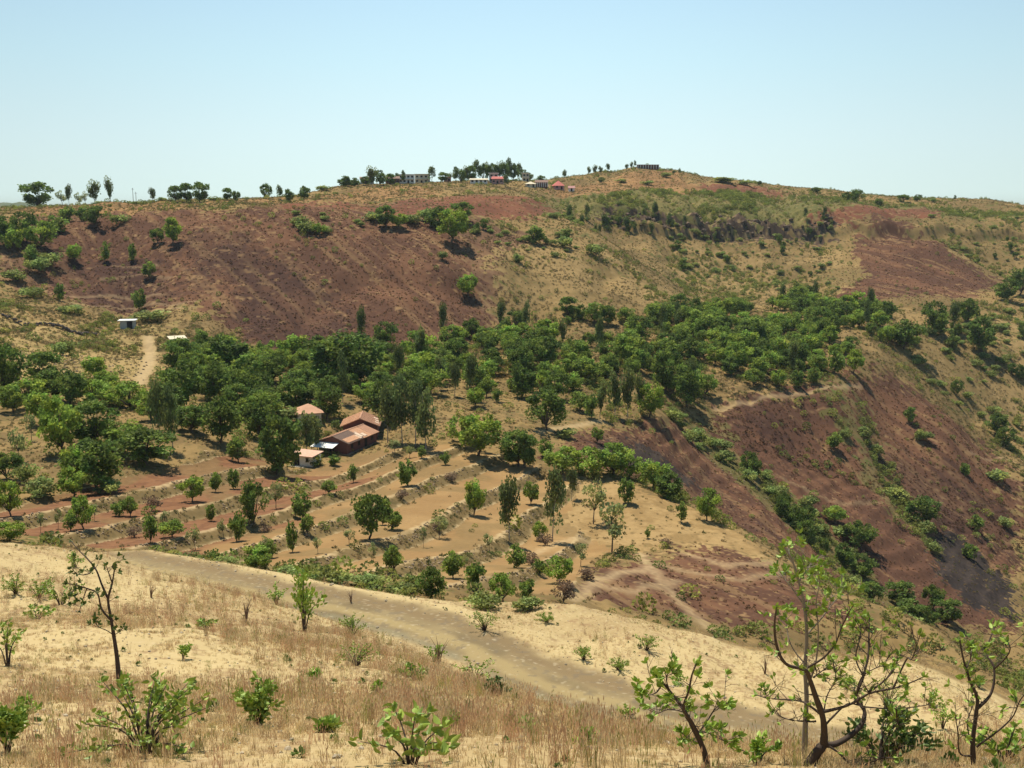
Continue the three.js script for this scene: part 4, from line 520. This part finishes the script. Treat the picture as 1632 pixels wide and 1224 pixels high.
const SHRUBS = [['shrub',-3.90,-10.41,1.45,0.77],['shrub',-5.35,-10.40,0.39,0.58],['wand',-11.58,-22.81,0.85,1.19],['shrub',-3.38,-13.13,0.46,0.65],['bigleaf',-1.00,-9.68,0.90,0.58],['dark',-0.32,-19.43,0.46,0.36],['light',-1.48,-39.05,1.74,1.06],['light',-3.17,-40.56,0.75,0.95],['fern',-4.26,-27.01,1.04,0.57],['fern',-6.62,-41.50,1.13,0.82],['light',-10.80,-45.95,0.91,1.02],['willow',-7.71,-37.07,1.38,2.43],['dark',3.67,-9.78,0.91,0.58],['light',4.92,-9.74,0.54,0.47],['light',2.44,-9.73,0.34,0.29],['fern',15.76,-41.32,1.53,1.43],['light',-8.31,-25.13,0.34,0.47],['fern',-17.91,-38.05,1.55,0.71],['light',-16.63,-36.97,1.46,0.96],['fern',-18.85,-38.24,1.18,0.71],['light',-4.24,-21.18,0.31,0.24],['bigleaf',-2.25,-23.05,0.63,0.37],['fern',-1.32,-47.64,1.36,1.06],['fern',1.75,-49.83,1.11,0.43],['fern',6.20,-46.02,1.02,0.74],['light',17.63,-41.63,0.72,0.93],['light',17.11,-39.06,0.72,1.06],['dead',-2.88,-39.34,0.97,1.46],['dead',-10.25,-38.58,0.62,1.38],['dead',-14.61,-40.65,0.55,0.75],['dead',11.41,-44.68,0.72,1.11],['light',-19.62,-45.38,0.95,0.73],['light',-15.66,-33.06,0.82,0.49],['dead',-8.17,-51.04,0.63,0.82],['fern',3.18,-44.17,0.82,0.60],['fern',4.62,-43.22,0.91,0.53],['light',7.08,-42.32,0.79,0.58],['light',-10.09,-33.10,0.53,0.41],['light',-2.63,-19.16,0.26,0.21],['bigleaf',-2.35,-12.46,0.26,0.17],['light',0.12,-13.13,0.32,0.18],['light',0.93,-11.74,0.32,0.19],['light',-0.81,-13.14,0.24,0.21],['light',-6.87,-13.90,0.34,0.34],['fern',14.82,-43.81,0.81,0.65],['fern',21.42,-45.40,0.73,0.56],['light',4.57,-39.02,0.63,0.43]];
function leafShape(ratio, droop) { // pointed oval leaf along +y, folded at the midrib, 12 faces
  const p = [], idx = [], W = [0, .75, 1, .7, 0], L = [0, .22, .48, .76, 1];
  for (let i = 0; i < 5; i++) { const w = W[i] * ratio / 2, y = L[i], d = -droop * y * y; p.push(-w, y, d + w * .45, 0, y, d, w, y, d + w * .45); }
  for (let i = 0; i < 4; i++) for (const s of [0, 1]) { const a = i * 3 + s, b = a + 1, c = a + 3, e = a + 4; if (i > 0) idx.push(a, b, c); if (i < 3 || s === 0) idx.push(b, e, c); else idx.push(b, e, c); }
  const g = new THREE.BufferGeometry(); g.setAttribute('position', new THREE.Float32BufferAttribute(p, 3)); g.setIndex(idx); g.computeVertexNormals(); return g;
}
const LEAVES = [leafShape(.5, .25), leafShape(.42, .45), leafShape(.6, .1)];
const leafy = (r, g, b, o = {}) => new THREE.MeshPhysicalMaterial({ color: lin(r, g, b), roughness: .5, side: THREE.DoubleSide, transmission: .32, thickness: 0, specularIntensity: .5, ...o });
const BRIGHT = [leafy(.30, .43, .06), leafy(.37, .50, .08), leafy(.21, .32, .05)], MID = [leafy(.29, .39, .062), leafy(.36, .46, .08), leafy(.20, .29, .048)], DARK = [leafy(.12, .185, .04), leafy(.15, .215, .045), leafy(.085, .14, .033)];
const q4 = new THREE.Quaternion(), m4 = new THREE.Matrix4(), YA = V(0, 1, 0);
class Foliage { // leaves hung on one plant; large ones are parts of their own, small ones join into one part
  constructor(root, mats, size, single) { this.root = root; this.mats = mats; this.size = size; this.single = single; this.n = 0; this.rest = [[], [], []]; }
  leaf(p, dir, r) {
    const s = this.size * (.6 + .7 * r()), g = LEAVES[Math.floor(r() * 3)], k = Math.floor(r() * 3);
    q4.setFromUnitVectors(YA, dir); const turn = new THREE.Quaternion().setFromAxisAngle(YA, (r() - .5) * 2.2 + (dir.z > 0 ? 0 : 3.14)); q4.multiply(turn);
    if (this.single && this.n < 280) { const m = part(this.root, 'leaf', g, this.mats[k]); m.position.copy(p); m.quaternion.copy(q4); m.scale.setScalar(s); this.n++; }
    else this.rest[k].push(g.clone().applyMatrix4(m4.compose(p, q4, V(s, s, s))));
  }
  spray(p, dir, n, r) { // a whorl of leaves at a twig end
    for (let i = 0; i < n; i++) { const d = rdir(r).multiplyScalar(.9).add(dir); d.y -= .15; d.normalize(); this.leaf(V(p.x, p.y, p.z).addScaledVector(dir, -this.size * .5 * r()), d, r); }
  }
  done() { this.rest.forEach((l, k) => { if (l.length) { const m = part(this.root, 'foliage', mergeGeometries(l), this.mats[k]); m.userData.kind = 'stuff'; } }); }
}
function limbTree(key, name, label, bark, mats, size, ends, perEnd, along, single = true) {
  const [x, y0, z, limbs] = LIMBS[key], root = new THREE.Group(), r = rng(key.length * 97 + 3), f = new Foliage(root, mats, size, single);
  root.position.set(x, y0, z);
  limbs.forEach(([ra, rb, pts], i) => {
    const c = new THREE.CatmullRomCurve3(pts.map(p => V(...p))), n = pts.length * 4, P = c.getPoints(n), R = P.map((_, k) => (ra + (rb - ra) * Math.pow(k / n, .7)) * (1 + .12 * vn(k * .9, i * 3)));
    if (i === 0) P[0].y = Math.min(P[0].y, height(x, z) - y0) - .3;
    part(root, i === 0 ? 'trunk' : 'branch', tube(P, R, 8), bark);
    const twigs = []; const end = P[n], back = P[n - 3];
    const dir = end.clone().sub(back).normalize();
    if (i > 0 || limbs.length < 3 || key !== 'main') { f.spray(end, dir, Math.round(perEnd * (.6 + .8 * r())), r); }
    if (i > 0 || key !== 'main') for (let t = 0; t < ends; t++) { // short side twigs with their own leaves
      const k = Math.floor(n * (.35 + .6 * r())), b = P[k], d = rdir(r); d.y = Math.abs(d.y) * .8 + .1; d.normalize(); const len = size * (1.2 + 4.5 * r() * r()), tip = b.clone().addScaledVector(d, len); tip.y += len * .15;
      twigs.push(tube([b, b.clone().addScaledVector(d, len * .5), tip], [R[k] * .45 + .001, .003, .0018], 4));
      for (let u = 0; u < 3; u++) { const e = d.clone().addScaledVector(rdir(r), .9).normalize(), a = b.clone().addScaledVector(d, len * (.35 + .6 * r())), l2 = len * (.3 + .5 * r()), t2 = a.clone().addScaledVector(e, l2); twigs.push(tube([a, a.clone().addScaledVector(e, l2 * .5).addScaledVector(UP, l2 * .08), t2], [.0026, .002, .0013], 3)); if (r() < along * .35) f.spray(t2, e, 2, r); }
      if (r() < along) f.spray(tip, d, Math.round(perEnd * (.4 + .8 * r())), r);
    }
    if (twigs.length) part(root, 'twig', mergeGeometries(twigs), bark).userData.kind = 'stuff';
  });
  f.done(); tag(root, label, 'tree'); return add(root, name);
}
const greyBark = mat(lin(.075, .055, .043), .9), darkBark = mat(lin(.075, .055, .045), .9);
const mottle = (() => { const W = 64, H = 256, d = new Uint8Array(W * H * 4); for (let j = 0, o = 0; j < H; j++) for (let i = 0; i < W; i++) { const t = smooth(-.1, .25, fbm(i / 9, j / 14) + .4 * vn(i / 3, j / 2)), v = [70 + 130 * t, 58 + 128 * t, 48 + 112 * t]; d[o++] = v[0]; d[o++] = v[1]; d[o++] = v[2]; d[o++] = 255; } const t = new THREE.DataTexture(d, W, H); t.colorSpace = THREE.SRGBColorSpace; t.magFilter = THREE.LinearFilter; t.wrapS = t.wrapT = THREE.RepeatWrapping; t.needsUpdate = true; return t; })();
limbTree('main', 'branching_tree', 'dark forked tree with crooked spreading branches and few bright leaves', greyBark, BRIGHT, .055, 16, 6, .42);
limbTree('mottled', 'slender_sapling', 'slender straight-stemmed sapling with pale bark behind the crooked forked tree', mat(lin(.24, .20, .16), .9), BRIGHT, .066, 9, 8, .85);
limbTree('pair', 'twin_stemmed_sapling', 'leaning twin-stemmed sapling with large bright green leaves', darkBark, BRIGHT, .066, 9, 8, .9);
limbTree('right', 'bare_sapling', 'upright nearly bare sapling with upcurved branches and a few leaves', greyBark, BRIGHT, .066, 6, 6, .6);
limbTree('sapling', 'leaning_sapling', 'thin dark leaning sapling with leaf tufts, alone on the dry grass above the road', darkBark, DARK, .075, 7, 9, .8, false);
const STYLE = {
  shrub: ['leafy_shrub', 'shrub', MID, .074, 620, 26, 'leafy green shrub'], bigleaf: ['large_leaved_plant', 'plant', MID, .11, 150, 10, 'large-leaved green plant'], dark: ['dark_shrub', 'shrub', DARK, .075, 420, 16, 'dense dark green shrub'],
  light: ['bright_shrub', 'shrub', BRIGHT, .07, 190, 11, 'small bright green shrub'], fern: ['feathery_shrub', 'shrub', MID, .05, 420, 20, 'low feathery green shrub'], wand: ['leafy_shrub', 'shrub', MID, .09, 160, 6, 'upright leafy shrub'],
  willow: ['pale_sapling', 'sapling', BRIGHT, .11, 330, 9, 'pale green sapling with long rising branches'], dead: ['dead_stalks', 'dead plant', BRIGHT, .05, 0, 9, 'bare dead stalks'],
};
const AT = [[0, 14, 'in the short dry grass beside the saplings'], [14, 24, 'on the open dry grass above the road'], [24, 42, 'in brown grass on the near roadside'], [42, 99, 'at the verge of the dirt road']];
SHRUBS.forEach(([k, x, z, w0, h0], n) => {
  const w = w0 * 1.3, h = h0 * 1.12;
  const [name, cat, mats, size, count, stems, look] = STYLE[k], r = rng(900 + n), root = new THREE.Group(), single = -z < 13.5, f = new Foliage(root, mats, size * (single ? 1 : -z > 30 ? 1.5 : 1.1), single), wood = [];
  root.position.set(x, height(x, z) - .02, z);
  for (let s = 0; s < stems; s++) {
    const a = r() * 6.28, out = Math.sqrt(r()) * w * .46, up = h * (.55 + .45 * r()), tip = V(Math.cos(a) * out, up * (1 - .35 * out / (w * .5)), Math.sin(a) * out), mid = V(tip.x * .35, tip.y * .62, tip.z * .35), P = new THREE.CatmullRomCurve3([V(tip.x * .05, -.05, tip.z * .05), mid, tip]).getPoints(7);
    wood.push(tube(P, P.map((_, i) => .003 + (.006 + .008 * h) * (1 - i / 7)), 5));
    const m = Math.round(count / stems);
    for (let i = 0; i < m; i++) { const t = .3 + .7 * Math.sqrt(r()), b = P[Math.min(7, Math.floor(t * 7.99))], d = rdir(r); d.y = d.y * .6 + .25; d.addScaledVector(V(tip.x, 0, tip.z).normalize(), .35).normalize(); const o = V(b.x, b.y, b.z).addScaledVector(rdir(r), h * .10 * r()); if (k === 'willow') { d.copy(tip).sub(mid).normalize().addScaledVector(rdir(r), .7).normalize(); } f.leaf(o, d, r); }
  }
  part(root, 'stems', mergeGeometries(wood), k === 'dead' ? mat(lin(.17, .11, .08)) : darkBark);
  f.done(); const D = -z, by = AT.find(q => D < q[1])[2], big = h > .8 ? 'tall ' : h < .3 ? 'tiny ' : '';
  tag(root, `${big}${look} ${by}`, cat, `${name.replace(/_/g, ' ')}s ${by}`); add(root, name);
});

// ---------- buildings ----------
const box = (w, h, d, x = 0, y = 0, z = 0) => new THREE.BoxGeometry(w, h, d).translate(x, y + h / 2, z);
function speckled(a, b, sx, sy, seed, W = 128, H = 128) { // weathered surface: two tones broken up by noise
  const d = new Uint8Array(W * H * 4); for (let j = 0, o = 0; j < H; j++) for (let i = 0; i < W; i++) { const t = clamp(.5 + .55 * fbm(i / sx + seed, j / sy) + .3 * vn(i / 2 + seed, j / 2)); for (let c = 0; c < 3; c++) d[o++] = toS(a[c] + (b[c] - a[c]) * t); d[o++] = 255; }
  const t = new THREE.DataTexture(d, W, H); t.colorSpace = THREE.SRGBColorSpace; t.magFilter = THREE.LinearFilter; t.wrapS = t.wrapT = THREE.RepeatWrapping; t.needsUpdate = true; return new THREE.MeshStandardMaterial({ map: t, roughness: .9 });
}
const M = {
  tile: speckled([.50, .28, .165], [.38, .20, .12], 7, 30, 1), tileNew: speckled([.60, .34, .19], [.48, .255, .14], 9, 24, 2), tileOld: speckled([.19, .12, .085], [.14, .088, .066], 6, 26, 3), patch: speckled([.62, .50, .36], [.5, .33, .22], 8, 8, 4),
  brick: speckled([.17, .065, .045], [.125, .05, .038], 5, 5, 5), mud: speckled([.30, .20, .12], [.24, .15, .09], 8, 8, 6), white: speckled([.78, .75, .68], [.64, .61, .53], 20, 12, 7), sheet: speckled([.82, .80, .74], [.70, .69, .64], 6, 40, 8), grey: speckled([.40, .39, .34], [.30, .30, .26], 12, 8, 9), pink: speckled([.50, .25, .21], [.40, .20, .17], 9, 9, 10), cream: speckled([.62, .54, .38], [.5, .43, .3], 9, 9, 11), salmon: speckled([.58, .36, .25], [.50, .28, .19], 9, 9, 14), blue: mat(lin(.10, .13, .34)), dark: mat(lin(.03, .026, .024), .6), wood: mat(lin(.12, .075, .045)), brownRoof: speckled([.24, .145, .10], [.17, .10, .075], 7, 9, 12), redRoof: speckled([.48, .13, .10], [.36, .10, .08], 8, 20, 13), grass: mat(lin(.14, .18, .06)),
};
// a sloping roof slab with thickness and ribs of tile courses: spans from the ridge (x = 0) to the eave (x = run), length along z
function roofSlab(run, drop, len, thick, x0 = 0, z0 = 0, ribs = 0) {
  const a = Math.atan2(drop, run), L = Math.hypot(run, drop), g = [new THREE.BoxGeometry(L, thick, len).translate(L / 2, thick / 2, 0)];
  const n = ribs ? Math.round(len / ribs) : 0; for (let i = 0; i < n; i++) g.push(new THREE.BoxGeometry(L * .995, .05, ribs * .45).translate(L / 2, thick + .02, -len / 2 + (i + .5) * len / n));
  return mergeGeometries(g).rotateZ(-a).translate(x0, 0, z0);
}
function gableWall(span, h, rise, thick) { const s = new THREE.Shape(); s.moveTo(-span / 2, -.4); s.lineTo(span / 2, -.4); s.lineTo(span / 2, h); s.lineTo(0, h + rise); s.lineTo(-span / 2, h); s.closePath(); return new THREE.ExtrudeGeometry(s, { depth: thick, bevelEnabled: false }).translate(0, 0, -thick / 2); }
function site(x, z, turn) { const g = new THREE.Group(); g.position.set(x, height(x, z), z); g.rotation.y = turn; return g; }
const opening = (p, name, w, h, x, y, z, axis, frame = M.wood) => { const f = part(p, name, axis === 'x' ? box(.09, h, w, x, y, z) : box(w, h, .09, x, y, z), M.dark); part(f, 'frame', axis === 'x' ? mergeGeometries([box(.14, .09, w + .16, x, y + h, z), box(.14, .08, w + .16, x, y - .08, z)]) : mergeGeometries([box(w + .16, .09, .14, x, y + h, z), box(w + .16, .08, .14, x, y - .08, z)]), frame); return f; };
{ // long farmhouse: the gable axis runs away to the right, its right-hand wall faces the fields
  const g = site(-34.4, -216.5, -.37), L = 12.6, S = 6.6, H = 2.3, R = 1.15;
  part(g, 'wall', box(.3, H + .4, L - .3, S / 2 - .15, -.4, 0), M.brick); part(g, 'wall', box(.3, H + .4, L - .3, -S / 2 + .15, -.4, 0), M.brick);
  for (const e of [-1, 1]) part(g, 'gable_wall', gableWall(S - .02, H, R - .12, .3).translate(0, 0, e * (L / 2 - .15)), M.brick);
  const oh = .55, run = S / 2 + oh, dr = R * run / (S / 2), at = H + R + .03;
  const slab = (m, len, z, flip, lift = 0) => { const s = roofSlab(run, dr, len - .015, .13, 0, z, .42); if (flip) s.rotateY(Math.PI).translate(0, 0, 2 * z); s.translate(0, at + lift, 0); return part(g, 'roof_panel', s, m); };
  slab(M.tileOld, 6.4, 3.3, false).userData.label = 'dark weathered part of the tiled roof'; slab(M.tileNew, 3.6, -1.75, false).userData.label = 'bright orange re-tiled part of the roof'; slab(M.tile, 3.0, -5.1, false);
  slab(M.tile, 13.2, .0, true);
  part(g, 'ridge_cap', new THREE.CylinderGeometry(.16, .16, 13.1, 6).rotateX(Math.PI / 2).translate(0, at + .12, 0), M.tile);
  for (const [x, z, w, l] of [[2.9, 1.2, 1.5, .9], [2.5, .1, 1.7, 1.0], [2.9, -1.2, 1.2, 1.1], [1.5, -.2, .5, .6]]) { const s = roofSlab(w, w * dr / run, l, .05).translate(x - w / 2 + .1, at - (x - w / 2) * dr / run + .2, z); part(g, 'roof_patch', s, M.patch); }
  part(g, 'roof_panel', roofSlab(1.5, .52, 5.2, .1, S / 2 - 1.2, 3.6, .42).translate(0, at - (S / 2 - 1.2) * dr / run + .16, 0), M.tileNew);
  for (const z of [-4.3, -1.6, 1.3, 4.2]) opening(g, z === -1.6 ? 'door' : 'window', z === -1.6 ? 1 : .8, z === -1.6 ? 1.8 : .8, S / 2 + .02, z === -1.6 ? 0 : .95, z, 'x');
  part(g, 'plinth', box(S + 1.2, .5, L + .6, 0, -.42, 0), M.mud);
  const porch = part(g, 'porch_roof', new THREE.BoxGeometry(5.2, .05, 2.8).rotateX(.2).translate(-1.1, 1.95, L / 2 + 1.3), M.sheet); porch.userData.label = 'white metal sheet porch roof';
  for (const x of [-3.5, -1.1, 1.3]) part(g, 'post', new THREE.CylinderGeometry(.06, .07, 2.1, 6).translate(x, .6, L / 2 + 2.4), M.wood);
  part(g, 'porch_wall', box(2.2, 1.2, .15, -2.2, -.2, L / 2 + 2.3), M.blue);
  opening(g, 'door', 1, 1.7, -.2, 0, L / 2 + .02, 'z');
  tag(g, 'long brick farmhouse with half dark, half orange tiled roof and white sheet porch', 'house'); add(g, 'farmhouse');
}
{ // second house close behind it
  const g = site(-33.2, -228, .06), L = 7.6, S = 7.4, H = 2.9, R = 1.5;
  for (const e of [-1, 1]) { part(g, 'wall', box(.3, H + .6, L - .3, e * (S / 2 - .15), -.6, 0), M.brick); part(g, 'gable_wall', gableWall(S - .02, H, R - .12, .3).translate(0, 0, e * (L / 2 - .15)), M.brick); }
  const run = S / 2 + .6, dr = R * run / (S / 2), at = H + R + .03;
  part(g, 'roof_panel', roofSlab(run, dr, L + .9, .13, 0, 0, .42).translate(0, at, 0), M.tile); part(g, 'roof_panel', roofSlab(run, dr, L + .9, .13, 0, 0, .42).rotateY(Math.PI).translate(0, at, 0), M.tileNew);
  part(g, 'ridge_cap', new THREE.CylinderGeometry(.16, .16, L + .8, 6).rotateX(Math.PI / 2).translate(0, at + .12, 0), M.tile);
  for (const [x, z] of [[3.0, -1.5], [3.4, .4], [3.5, 2.2]]) part(g, 'roof_patch', roofSlab(.9, .9 * dr / run, .8, .05).translate(x - .4, at - (x - .4) * dr / run + .2, z), M.patch);
  opening(g, 'window', .9, .8, 1.2, 1, L / 2 + .02, 'z'); opening(g, 'door', 1, 1.9, -1, 0, L / 2 + .02, 'z');
  tag(g, 'smaller tiled house with gable end close behind the long farmhouse', 'house'); add(g, 'tiled_house');
}
{ // house under the trees
  const g = site(-45.5, -231, .3), run = 3.6, s = 5.2, H = 2.7;
  for (const e of [-1, 1]) { part(g, 'wall', box(.3, H + .6, s - .3, e * (s / 2 - .15), -.6, 0), M.cream); part(g, 'wall', box(s, H + .6, .3, 0, -.6, e * (s / 2 - .15)), M.cream); }
  const roof = new THREE.ConeGeometry(s * .86, 1.7, 4, 1).rotateY(Math.PI / 4).translate(0, H + .87, 0); part(g, 'roof', roof, M.tile); opening(g, 'window', .9, .8, .8, 1, s / 2 + .02, 'z'); opening(g, 'door', .9, 1.9, -1, 0, s / 2 + .02, 'z');
  tag(g, 'house with hipped red tile roof half hidden under the trees', 'house'); add(g, 'hidden_house');
}
{ // whitewashed shed
  const g = site(-39.9, -199.6, -.42), W = 4.6, Dp = 3.0, H = 2.0;
  part(g, 'wall', box(.2, H + .4, Dp - .4, W / 2 - .1, -.4, 0), M.white); part(g, 'wall', box(.2, H + .4, Dp - .4, -W / 2 + .1, -.4, 0), M.white); part(g, 'wall', box(W, H + .7, .2, 0, -.4, -Dp / 2 + .1), M.white);
  part(g, 'front_wall', mergeGeometries([box(2.9, H + .4, .2, .85, -.4, Dp / 2 - .1), box(.35, H + .4, .2, -W / 2 + .175, -.4, Dp / 2 - .1)]), M.white);
  opening(g, 'doorway', 1.25, 1.8, -1.35, 0, Dp / 2 - .12, 'z'); opening(g, 'window', .6, .6, 1.2, 1.0, Dp / 2 + .02, 'z');
  part(g, 'roof', new THREE.BoxGeometry(W + .9, .12, Dp + 1).rotateX(.09).translate(0, H + .26, .1), M.salmon); part(g, 'doorstep', box(3.6, .35, 1.2, -.6, -.25, Dp / 2 + .7), M.cream);
  tag(g, 'small whitewashed shed with flat pinkish roof below the farmhouse', 'shed'); add(g, 'whitewashed_shed');
}
{ const g = site(-42.6, -187.5, .2); part(g, 'tank_body', box(1.25, 1.7, 1.2, 0, -.3, 0), M.grey); part(g, 'rim', mergeGeometries([box(1.4, .14, .16, 0, 1.4, .62), box(1.4, .14, .16, 0, 1.4, -.62), box(.16, .14, 1.06, .62, 1.4, 0), box(.16, .14, 1.06, -.62, 1.4, 0)]), M.white); tag(g, 'square grey concrete water tank beside the whitewashed shed', 'tank'); add(g, 'water_tank'); }
{ // hut on the left bank
  const g = site(-121.2, -331.5, .15), W = 4.2, Dp = 3.4, H = 2.5;
  for (const e of [-1, 1]) part(g, 'wall', box(.25, H + .6, Dp - .5, e * (W / 2 - .125), -.6, 0), M.grey); part(g, 'wall', box(W, H + .6, .25, 0, -.6, -Dp / 2 + .125), M.grey); part(g, 'front_wall', mergeGeometries([box(2.0, H + .6, .25, -1.1, -.6, Dp / 2 - .125), box(.5, H + .6, .25, W / 2 - .25, -.6, Dp / 2 - .125)]), M.grey);
  opening(g, 'doorway', 1.7, 2.1, .75, 0, Dp / 2 - .2, 'z'); part(g, 'roof', box(W + 1.1, .22, Dp + 1, -.1, H, 0), M.sheet);
  tag(g, 'small grey hut with flat white slab roof at the top of the footpath', 'hut'); add(g, 'flat_roofed_hut');
}
{ const g = site(-97.5, -305, .5), W = 4, H = 2.4; for (const e of [-1, 1]) { part(g, 'wall', box(.25, H + .6, 2.6, e * (W / 2 - .125), -.6, 0), M.mud); part(g, 'wall', box(W, H + .6, .25, 0, -.6, e * 1.43), M.mud); } opening(g, 'doorway', .9, 1.8, 0, 0, 1.57, 'z'); part(g, 'roof', new THREE.BoxGeometry(5, .08, 4.2).rotateX(.12).translate(0, H + .36, 0), M.cream); tag(g, 'mud hut with tilted pale sheet roof among trees beside the footpath', 'hut'); add(g, 'sheet_roofed_hut'); }
// village on the ridge
function village(name, label, x, z, turn, w, d, floors, wall, roofKind, roof, extra = {}) {
  const g = site(x, z, turn), fh = extra.fh || 2.8, H = floors * fh;
  for (const e of [-1, 1]) part(g, 'wall', box(.25, H + 2, d - .5, e * (w / 2 - .125), -2, 0), wall); part(g, 'wall', box(w, H + 2, .25, 0, -2, -d / 2 + .125), wall); part(g, 'wall', box(w, H + 2, .25, 0, -2, d / 2 - .125), wall);
  const n = extra.win || Math.max(1, Math.round(w / 2.8));
  for (let f = 0; f < floors; f++) { for (let i = 0; i < n; i++) { const dr = f === 0 && i === (n >> 1); opening(g, dr ? 'door' : 'window', dr ? 1.1 : 1.3, dr ? 2 : 1.2, -w / 2 + (i + .5) * w / n, f * fh + (dr ? 0 : .9), d / 2 + .03, 'z', M.white); } if (f > 0) part(g, 'balcony', box(w + .6, .18, 1.0, 0, f * fh - .1, d / 2 + .5), M.white); }
  if (roofKind === 'flat') part(g, 'roof', box(w + .9, .3, d + 1.2, 0, H, 0), roof);
  else if (roofKind === 'hip') part(g, 'roof', new THREE.ConeGeometry(.5 * Math.SQRT2, 1, 4, 1).rotateY(Math.PI / 4).scale(w + 1.2, extra.rise || 1.8, d + 1.2).translate(0, H + (extra.rise || 1.8) / 2 + .01, 0), roof);
  else for (const e of [0, 1]) { const s = roofSlab(d / 2 + .6, (extra.rise || 1.5), w + .9, .16).rotateY(-Math.PI / 2); if (e) s.rotateY(Math.PI); part(g, 'roof_panel', s.translate(0, H + (extra.rise || 1.5), 0), roof); }
  if (extra.posts) for (let i = 0; i <= extra.posts; i++) part(g, 'pillar', box(.35, H, .35, -w / 2 + i * w / extra.posts, 0, d / 2 + 1.4), M.white);
  if (extra.side) part(g, 'side_panel', box(.3, H, d - .6, -w / 2 - .16, 0, 0), extra.side);
  tag(g, label, 'building'); return add(g, name);
}
village('white_building', 'white two-storey building with dark window rows and blue side on the ridge', -65.5, -668, .05, 9.5, 8, 2, M.white, 'flat', M.white, { win: 4, fh: 2.7, side: M.blue });
village('cream_building', 'cream flat-roofed building standing higher behind the white ridge building', -57, -684, -.1, 8.5, 7, 2, M.cream, 'flat', M.cream, { win: 3 });
village('long_house', 'low grey house with brown gabled roof at the village edge', -88, -652, .1, 8, 6, 1, M.grey, 'gable', M.brownRoof);
village('white_roofed_shed', 'low shed under a long white sheet roof on the ridge', -97, -650, .05, 6.5, 4, 1, M.mud, 'flat', M.sheet, { fh: 2.2 });
village('brown_roofed_house', 'house with broad brown roof and purple-brown wall beside the white ridge building', -73, -655, .2, 8, 7, 1, M.brick, 'gable', M.brownRoof, { fh: 3 });
village('pink_house', 'small pink house before the ridge-top wood', -41.5, -690, 0, 4.5, 4, 1, M.pink, 'flat', M.cream);
village('long_white_house', 'long low white house with pink roof edge below the ridge wood', -20.5, -662, .04, 10.5, 5, 1, M.white, 'gable', M.cream, { rise: .9, fh: 2.2 });
village('red_roofed_house', 'red-roofed pink house next to the long white house', -8.5, -664, -.15, 7, 6, 1, M.pink, 'gable', M.redRoof, { rise: 1.5 });
village('grey_green_house', 'pale grey-green two-storey house against the ridge wood', -11.5, -672, .05, 5.5, 5, 2, M.grey, 'flat', M.sheet);
village('tower_house', 'tall narrow cream house with white roof at the end of the ridge wood', 9, -712, .1, 4.4, 4, 2, M.cream, 'flat', M.white);
village('pavilion', 'open pavilion with pale domed hip roof on the ridge', 11.5, -672, .1, 6.2, 5, 1, M.cream, 'hip', M.cream, { rise: 1.6, fh: 2 });
village('pillared_house', 'brown house fronted by a row of white pillars on the ridge', 18.8, -684, 0, 7.6, 6, 1, M.brick, 'gable', M.brownRoof, { posts: 6, fh: 2.8 });
village('pyramid_roofed_house', 'house with steep red pyramid roof on the ridge', 30, -696, .2, 6.2, 6, 1, M.pink, 'hip', M.redRoof, { rise: 3.4, fh: 2.3 });
village('small_white_house', 'tiny white and pink house next to the red pyramid roof', 38.5, -694, 0, 3.8, 3, 1, M.white, 'gable', M.pink, { fh: 2 });
village('hilltop_house', 'long flat-roofed dark house with open verandah on the hilltop', 104.5, -829, .02, 16, 6, 1, M.brick, 'flat', M.brownRoof, { posts: 8, fh: 3, win: 7 });
for (const [x, z, h] of [[-180.5, -514, 6.2], [-184, -520, 8]]) { const g = site(x, z, .2); part(g, 'pole', new THREE.CylinderGeometry(.1, .14, h + 1, 6).translate(0, h / 2 - .5, 0), M.wood); part(g, 'crossarm', box(1.3, .12, .12, 0, h - .6, 0), M.wood); tag(g, h > 7 ? 'taller wooden utility pole on the bare skyline' : 'shorter wooden utility pole on the bare skyline', 'pole'); add(g, 'utility_pole'); }
// field walls of dry stone on the left bank
{
  const pts = [[-150, -310], [-143, -312], [-136, -315], [-130, -317], [-125, -320]], L = [], r = rng(61), geo = new THREE.DodecahedronGeometry(.42, 0);
  for (let i = 1; i < pts.length; i++) for (let k = 0; k < 26; k++) { const t = r(), x = pts[i - 1][0] + (pts[i][0] - pts[i - 1][0]) * t + (r() - .5) * .5, z = pts[i - 1][1] + (pts[i][1] - pts[i - 1][1]) * t + (r() - .5) * .5; const g = geo.clone(); g.scale(.8 + .6 * r(), .6 + .4 * r(), .8 + .6 * r()); g.rotateY(r() * 6); g.translate(x, height(x, z) + .25 + .7 * r(), z); L.push(g); }
  const g = new THREE.Group(), m = part(g, 'stones', mergeGeometries(L), mat(lin(.10, .08, .065))); m.userData.kind = 'stuff'; tag(g, 'low dark dry-stone wall along the top of the grassy bank', 'stone wall'); add(g, 'dry_stone_wall');
}
{ // wooded hill far off behind the left end of the plateau
  const g = new THREE.PlaneGeometry(900, 500, 120, 60).rotateX(-Math.PI / 2), p = g.attributes.position; for (let i = 0; i < p.count; i++) { const x = p.getX(i), z = p.getZ(i), d = Math.hypot(x / 420, z / 240); p.setY(i, 74 * Math.max(0, 1 - d * d) - 50 + 7 * Math.abs(fbm(x / 30, z / 30)) + 5 * vn(x / 9, z / 9)); } g.computeVertexNormals();
  const m = new THREE.Mesh(g, speckled([.05, .075, .03], [.085, .10, .045], 6, 6, 21)); m.position.set(-880, EYE - 12, -1560); m.userData.kind = 'structure'; add(m, 'distant_hill');
}

renderer.render(scene, camera);
